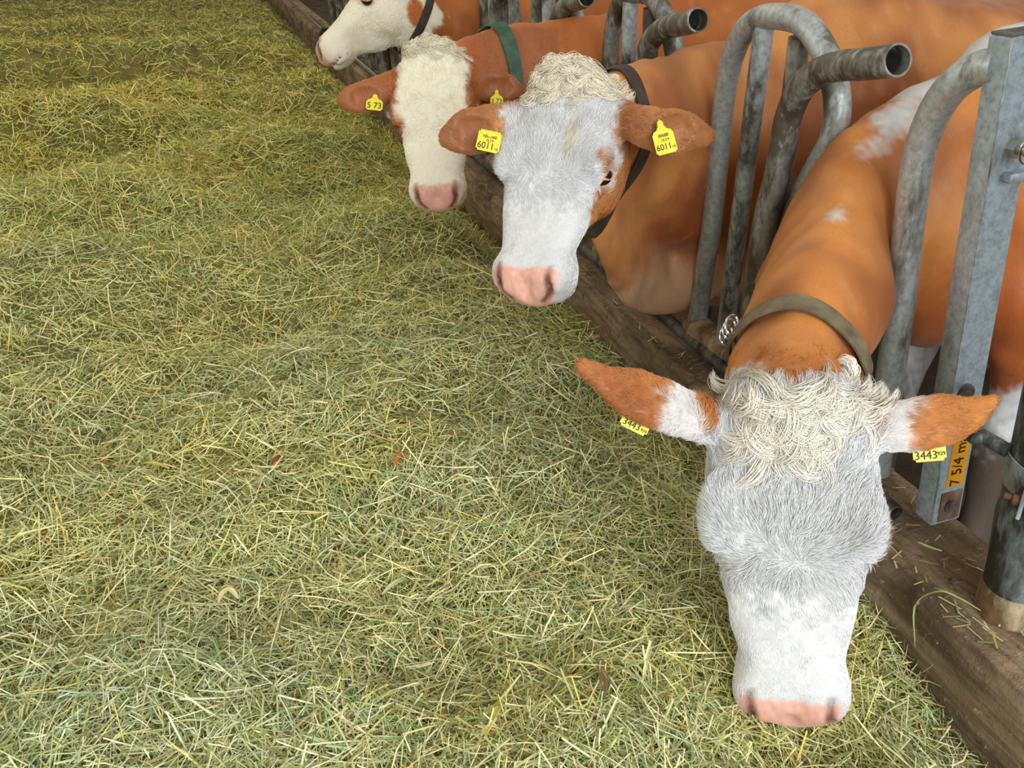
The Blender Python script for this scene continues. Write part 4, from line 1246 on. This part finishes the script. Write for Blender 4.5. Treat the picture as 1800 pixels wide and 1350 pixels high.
    # bits that fell on top of the kerb
    n = 420; y = np.exp(r.uniform(np.log(.75), np.log(7), n)); x = KERB_X + .02 + r.uniform(0, 1, n) ** 1.6 * .22
    ang = r.uniform(0, 6.28, n); L = r.uniform(.01, .05, n); w = r.uniform(.0008, .0018, n)
    dr = np.stack([np.cos(ang), np.sin(ang), r.normal(0, .08, n)], -1); sd = np.stack([-np.sin(ang), np.cos(ang), np.zeros(n)], -1)
    c0 = np.stack([x, y, np.full(n, KERB_Z + .006)], -1)
    W = np.stack([c0 + dr * (L * a_)[:, None] + sd * (w * b_)[:, None] for a_, b_ in ((-.5, -1), (-.5, 1), (.5, 1), (.5, -1))], 1).reshape(-1, 3)
    V.append(W); Q.append(nb + np.arange(n * 4).reshape(-1, 4)); nb += len(W)
    Cc.append(np.repeat(pal[r.choice(len(pal), n)] * r.uniform(.6, 1.1, (n, 1)), 4, 0))
    o = mesh_np('hay', np.concatenate(V), np.concatenate(Q), mat=M_HAY, colors=np.clip(np.concatenate(Cc), 0, 1), smooth=True)
    tag(o, 'thick bed of loose yellow-green hay covering the feed alley', 'hay', kind='stuff')


build_hay()


# ------------------------------------------------------------------ odd bits one can pick out of the hay
def strip(name, label, cat, pts, w, c, fold=.3, group=None, twist=0.0):
    P = spline(pts, 18); T = np.gradient(P, axis=0); T /= np.linalg.norm(T, axis=1)[:, None]
    S = np.cross(T, [0, 0, 1]); S /= np.linalg.norm(S, axis=1)[:, None]; U = np.cross(S, T)
    s_ = np.linspace(0, 1, 18); prof = w * np.clip(np.sin(np.pi * (s_ * .92 + .04)) ** .6, .12, 1)
    a = twist * s_
    S2 = S * np.cos(a)[:, None] + U * np.sin(a)[:, None]; U2 = np.cross(S2, T)
    rows = [P + S2 * (prof * k)[:, None] + U2 * (np.abs(k) * fold * prof)[:, None] for k in (-1, -.5, 0, .5, 1)]
    low = [x - U2 * .0012 for x in rows[::-1]]
    R = np.stack(rows + low, 1); m = R.shape[1]
    i = np.arange(17)[:, None] * m; j = np.arange(m)[None]; j2 = (j + 1) % m
    Q = np.stack([i + j, i + j2, i + m + j2, i + m + j], -1).reshape(-1, 4)
    caps = np.array([[0, 9, 8, 1], [1, 8, 7, 2], [2, 7, 6, 3], [3, 6, 5, 4]])
    Q = np.concatenate([Q, caps, caps[:, ::-1] + 17 * m])
    o = mesh_np(name, R.reshape(-1, 3), Q, mat=mat_plain(name + '_surface', c, .7))
    return tag(o, label, cat, group)


def on_hay(x, y, h=.012): return (x, y, float(hay_z(np.array([x]), np.array([y]))[0]) + h)


def hay_at(px, py):
    d = VIEW * FPX + RIGHT * (px - 900) - UPV * (py - 675); d = d / np.linalg.norm(d); t = .5
    for _ in range(400):
        p_ = CAMP + d * t
        if p_[2] < hay_z(p_[:1], p_[1:2])[0] + .012: break
        t += .01
    return CAMP + d * t


def bits(name, label, cat, pix, w, c, up=(0, .006, .004, 0), **kw):
    strip(name, label, cat, [hay_at(*q) + np.array([0, 0, u_ + .004]) for q, u_ in zip(pix, up)], w, c, **kw)


bits('dead_leaf', 'small rust-red dead leaf lying on the hay in mid field', 'leaf', [(474, 822), (488, 814), (500, 812)], .0075, srgb(140, 66, 38), fold=.5)
bits('dead_leaf', 'orange-brown crumpled dead leaf on the hay beside a long straw', 'leaf', [(694, 822), (703, 806), (716, 808)], .006, srgb(196, 118, 58), fold=.6)
bits('dead_leaf', 'grey-brown narrow dead leaf left of the feeding muzzle', 'leaf', [(1052, 1158), (1060, 1190), (1064, 1225)], .008, srgb(150, 128, 92), fold=.5)
bits('straw_curl', 'pale curled straw sheath on the hay', 'straw', [(384, 1062), (394, 1052), (408, 1050), (420, 1058)], .006, srgb(226, 206, 160), up=(0, .010, .014, .004), fold=.5)
bits('straw_stalk', 'stout pale brown stalk leaning on the hay heap', 'straw', [(338, 262), (346, 285), (356, 305), (374, 332)], .011, srgb(164, 136, 76), up=(.03, .035, .03, .01), fold=.6)
bits('straw_stalk', 'broad pale green stalk lying on the hay near the camera', 'straw', [(672, 1048), (690, 1036), (705, 1026), (716, 1020)], .0055, srgb(196, 204, 150), fold=.6)
bits('straw_stalk', 'long yellow stalk in the hay close to the camera', 'straw', [(852, 1300), (868, 1268), (884, 1236), (902, 1204)], .005, srgb(214, 196, 96), fold=.6)
bits('straw_stalk', 'yellow stalk on the hay at mid left', 'straw', [(248, 818), (266, 820), (284, 823), (298, 826)], .005, srgb(216, 194, 100), fold=.6)
K = KERB_Z + .008
strip('straw_wisp', 'bent green-yellow straw hanging over the kerb edge beside the feeding head', 'straw', [(1.235, 1.01, K + .004), (1.205, 1.035, K + .02), (1.17, 1.055, K + .03), (1.150, 1.08, K - .02), (1.145, 1.05, K - .10)], .0022, srgb(176, 176, 110), fold=.5)
strip('straw_wisp', 'short green straw lying on the kerb under the square post', 'straw', [seen(1612, 952, 1.64), seen(1634, 962, 1.625), seen(1655, 968, 1.61)], .0026, srgb(170, 176, 96), fold=.5)
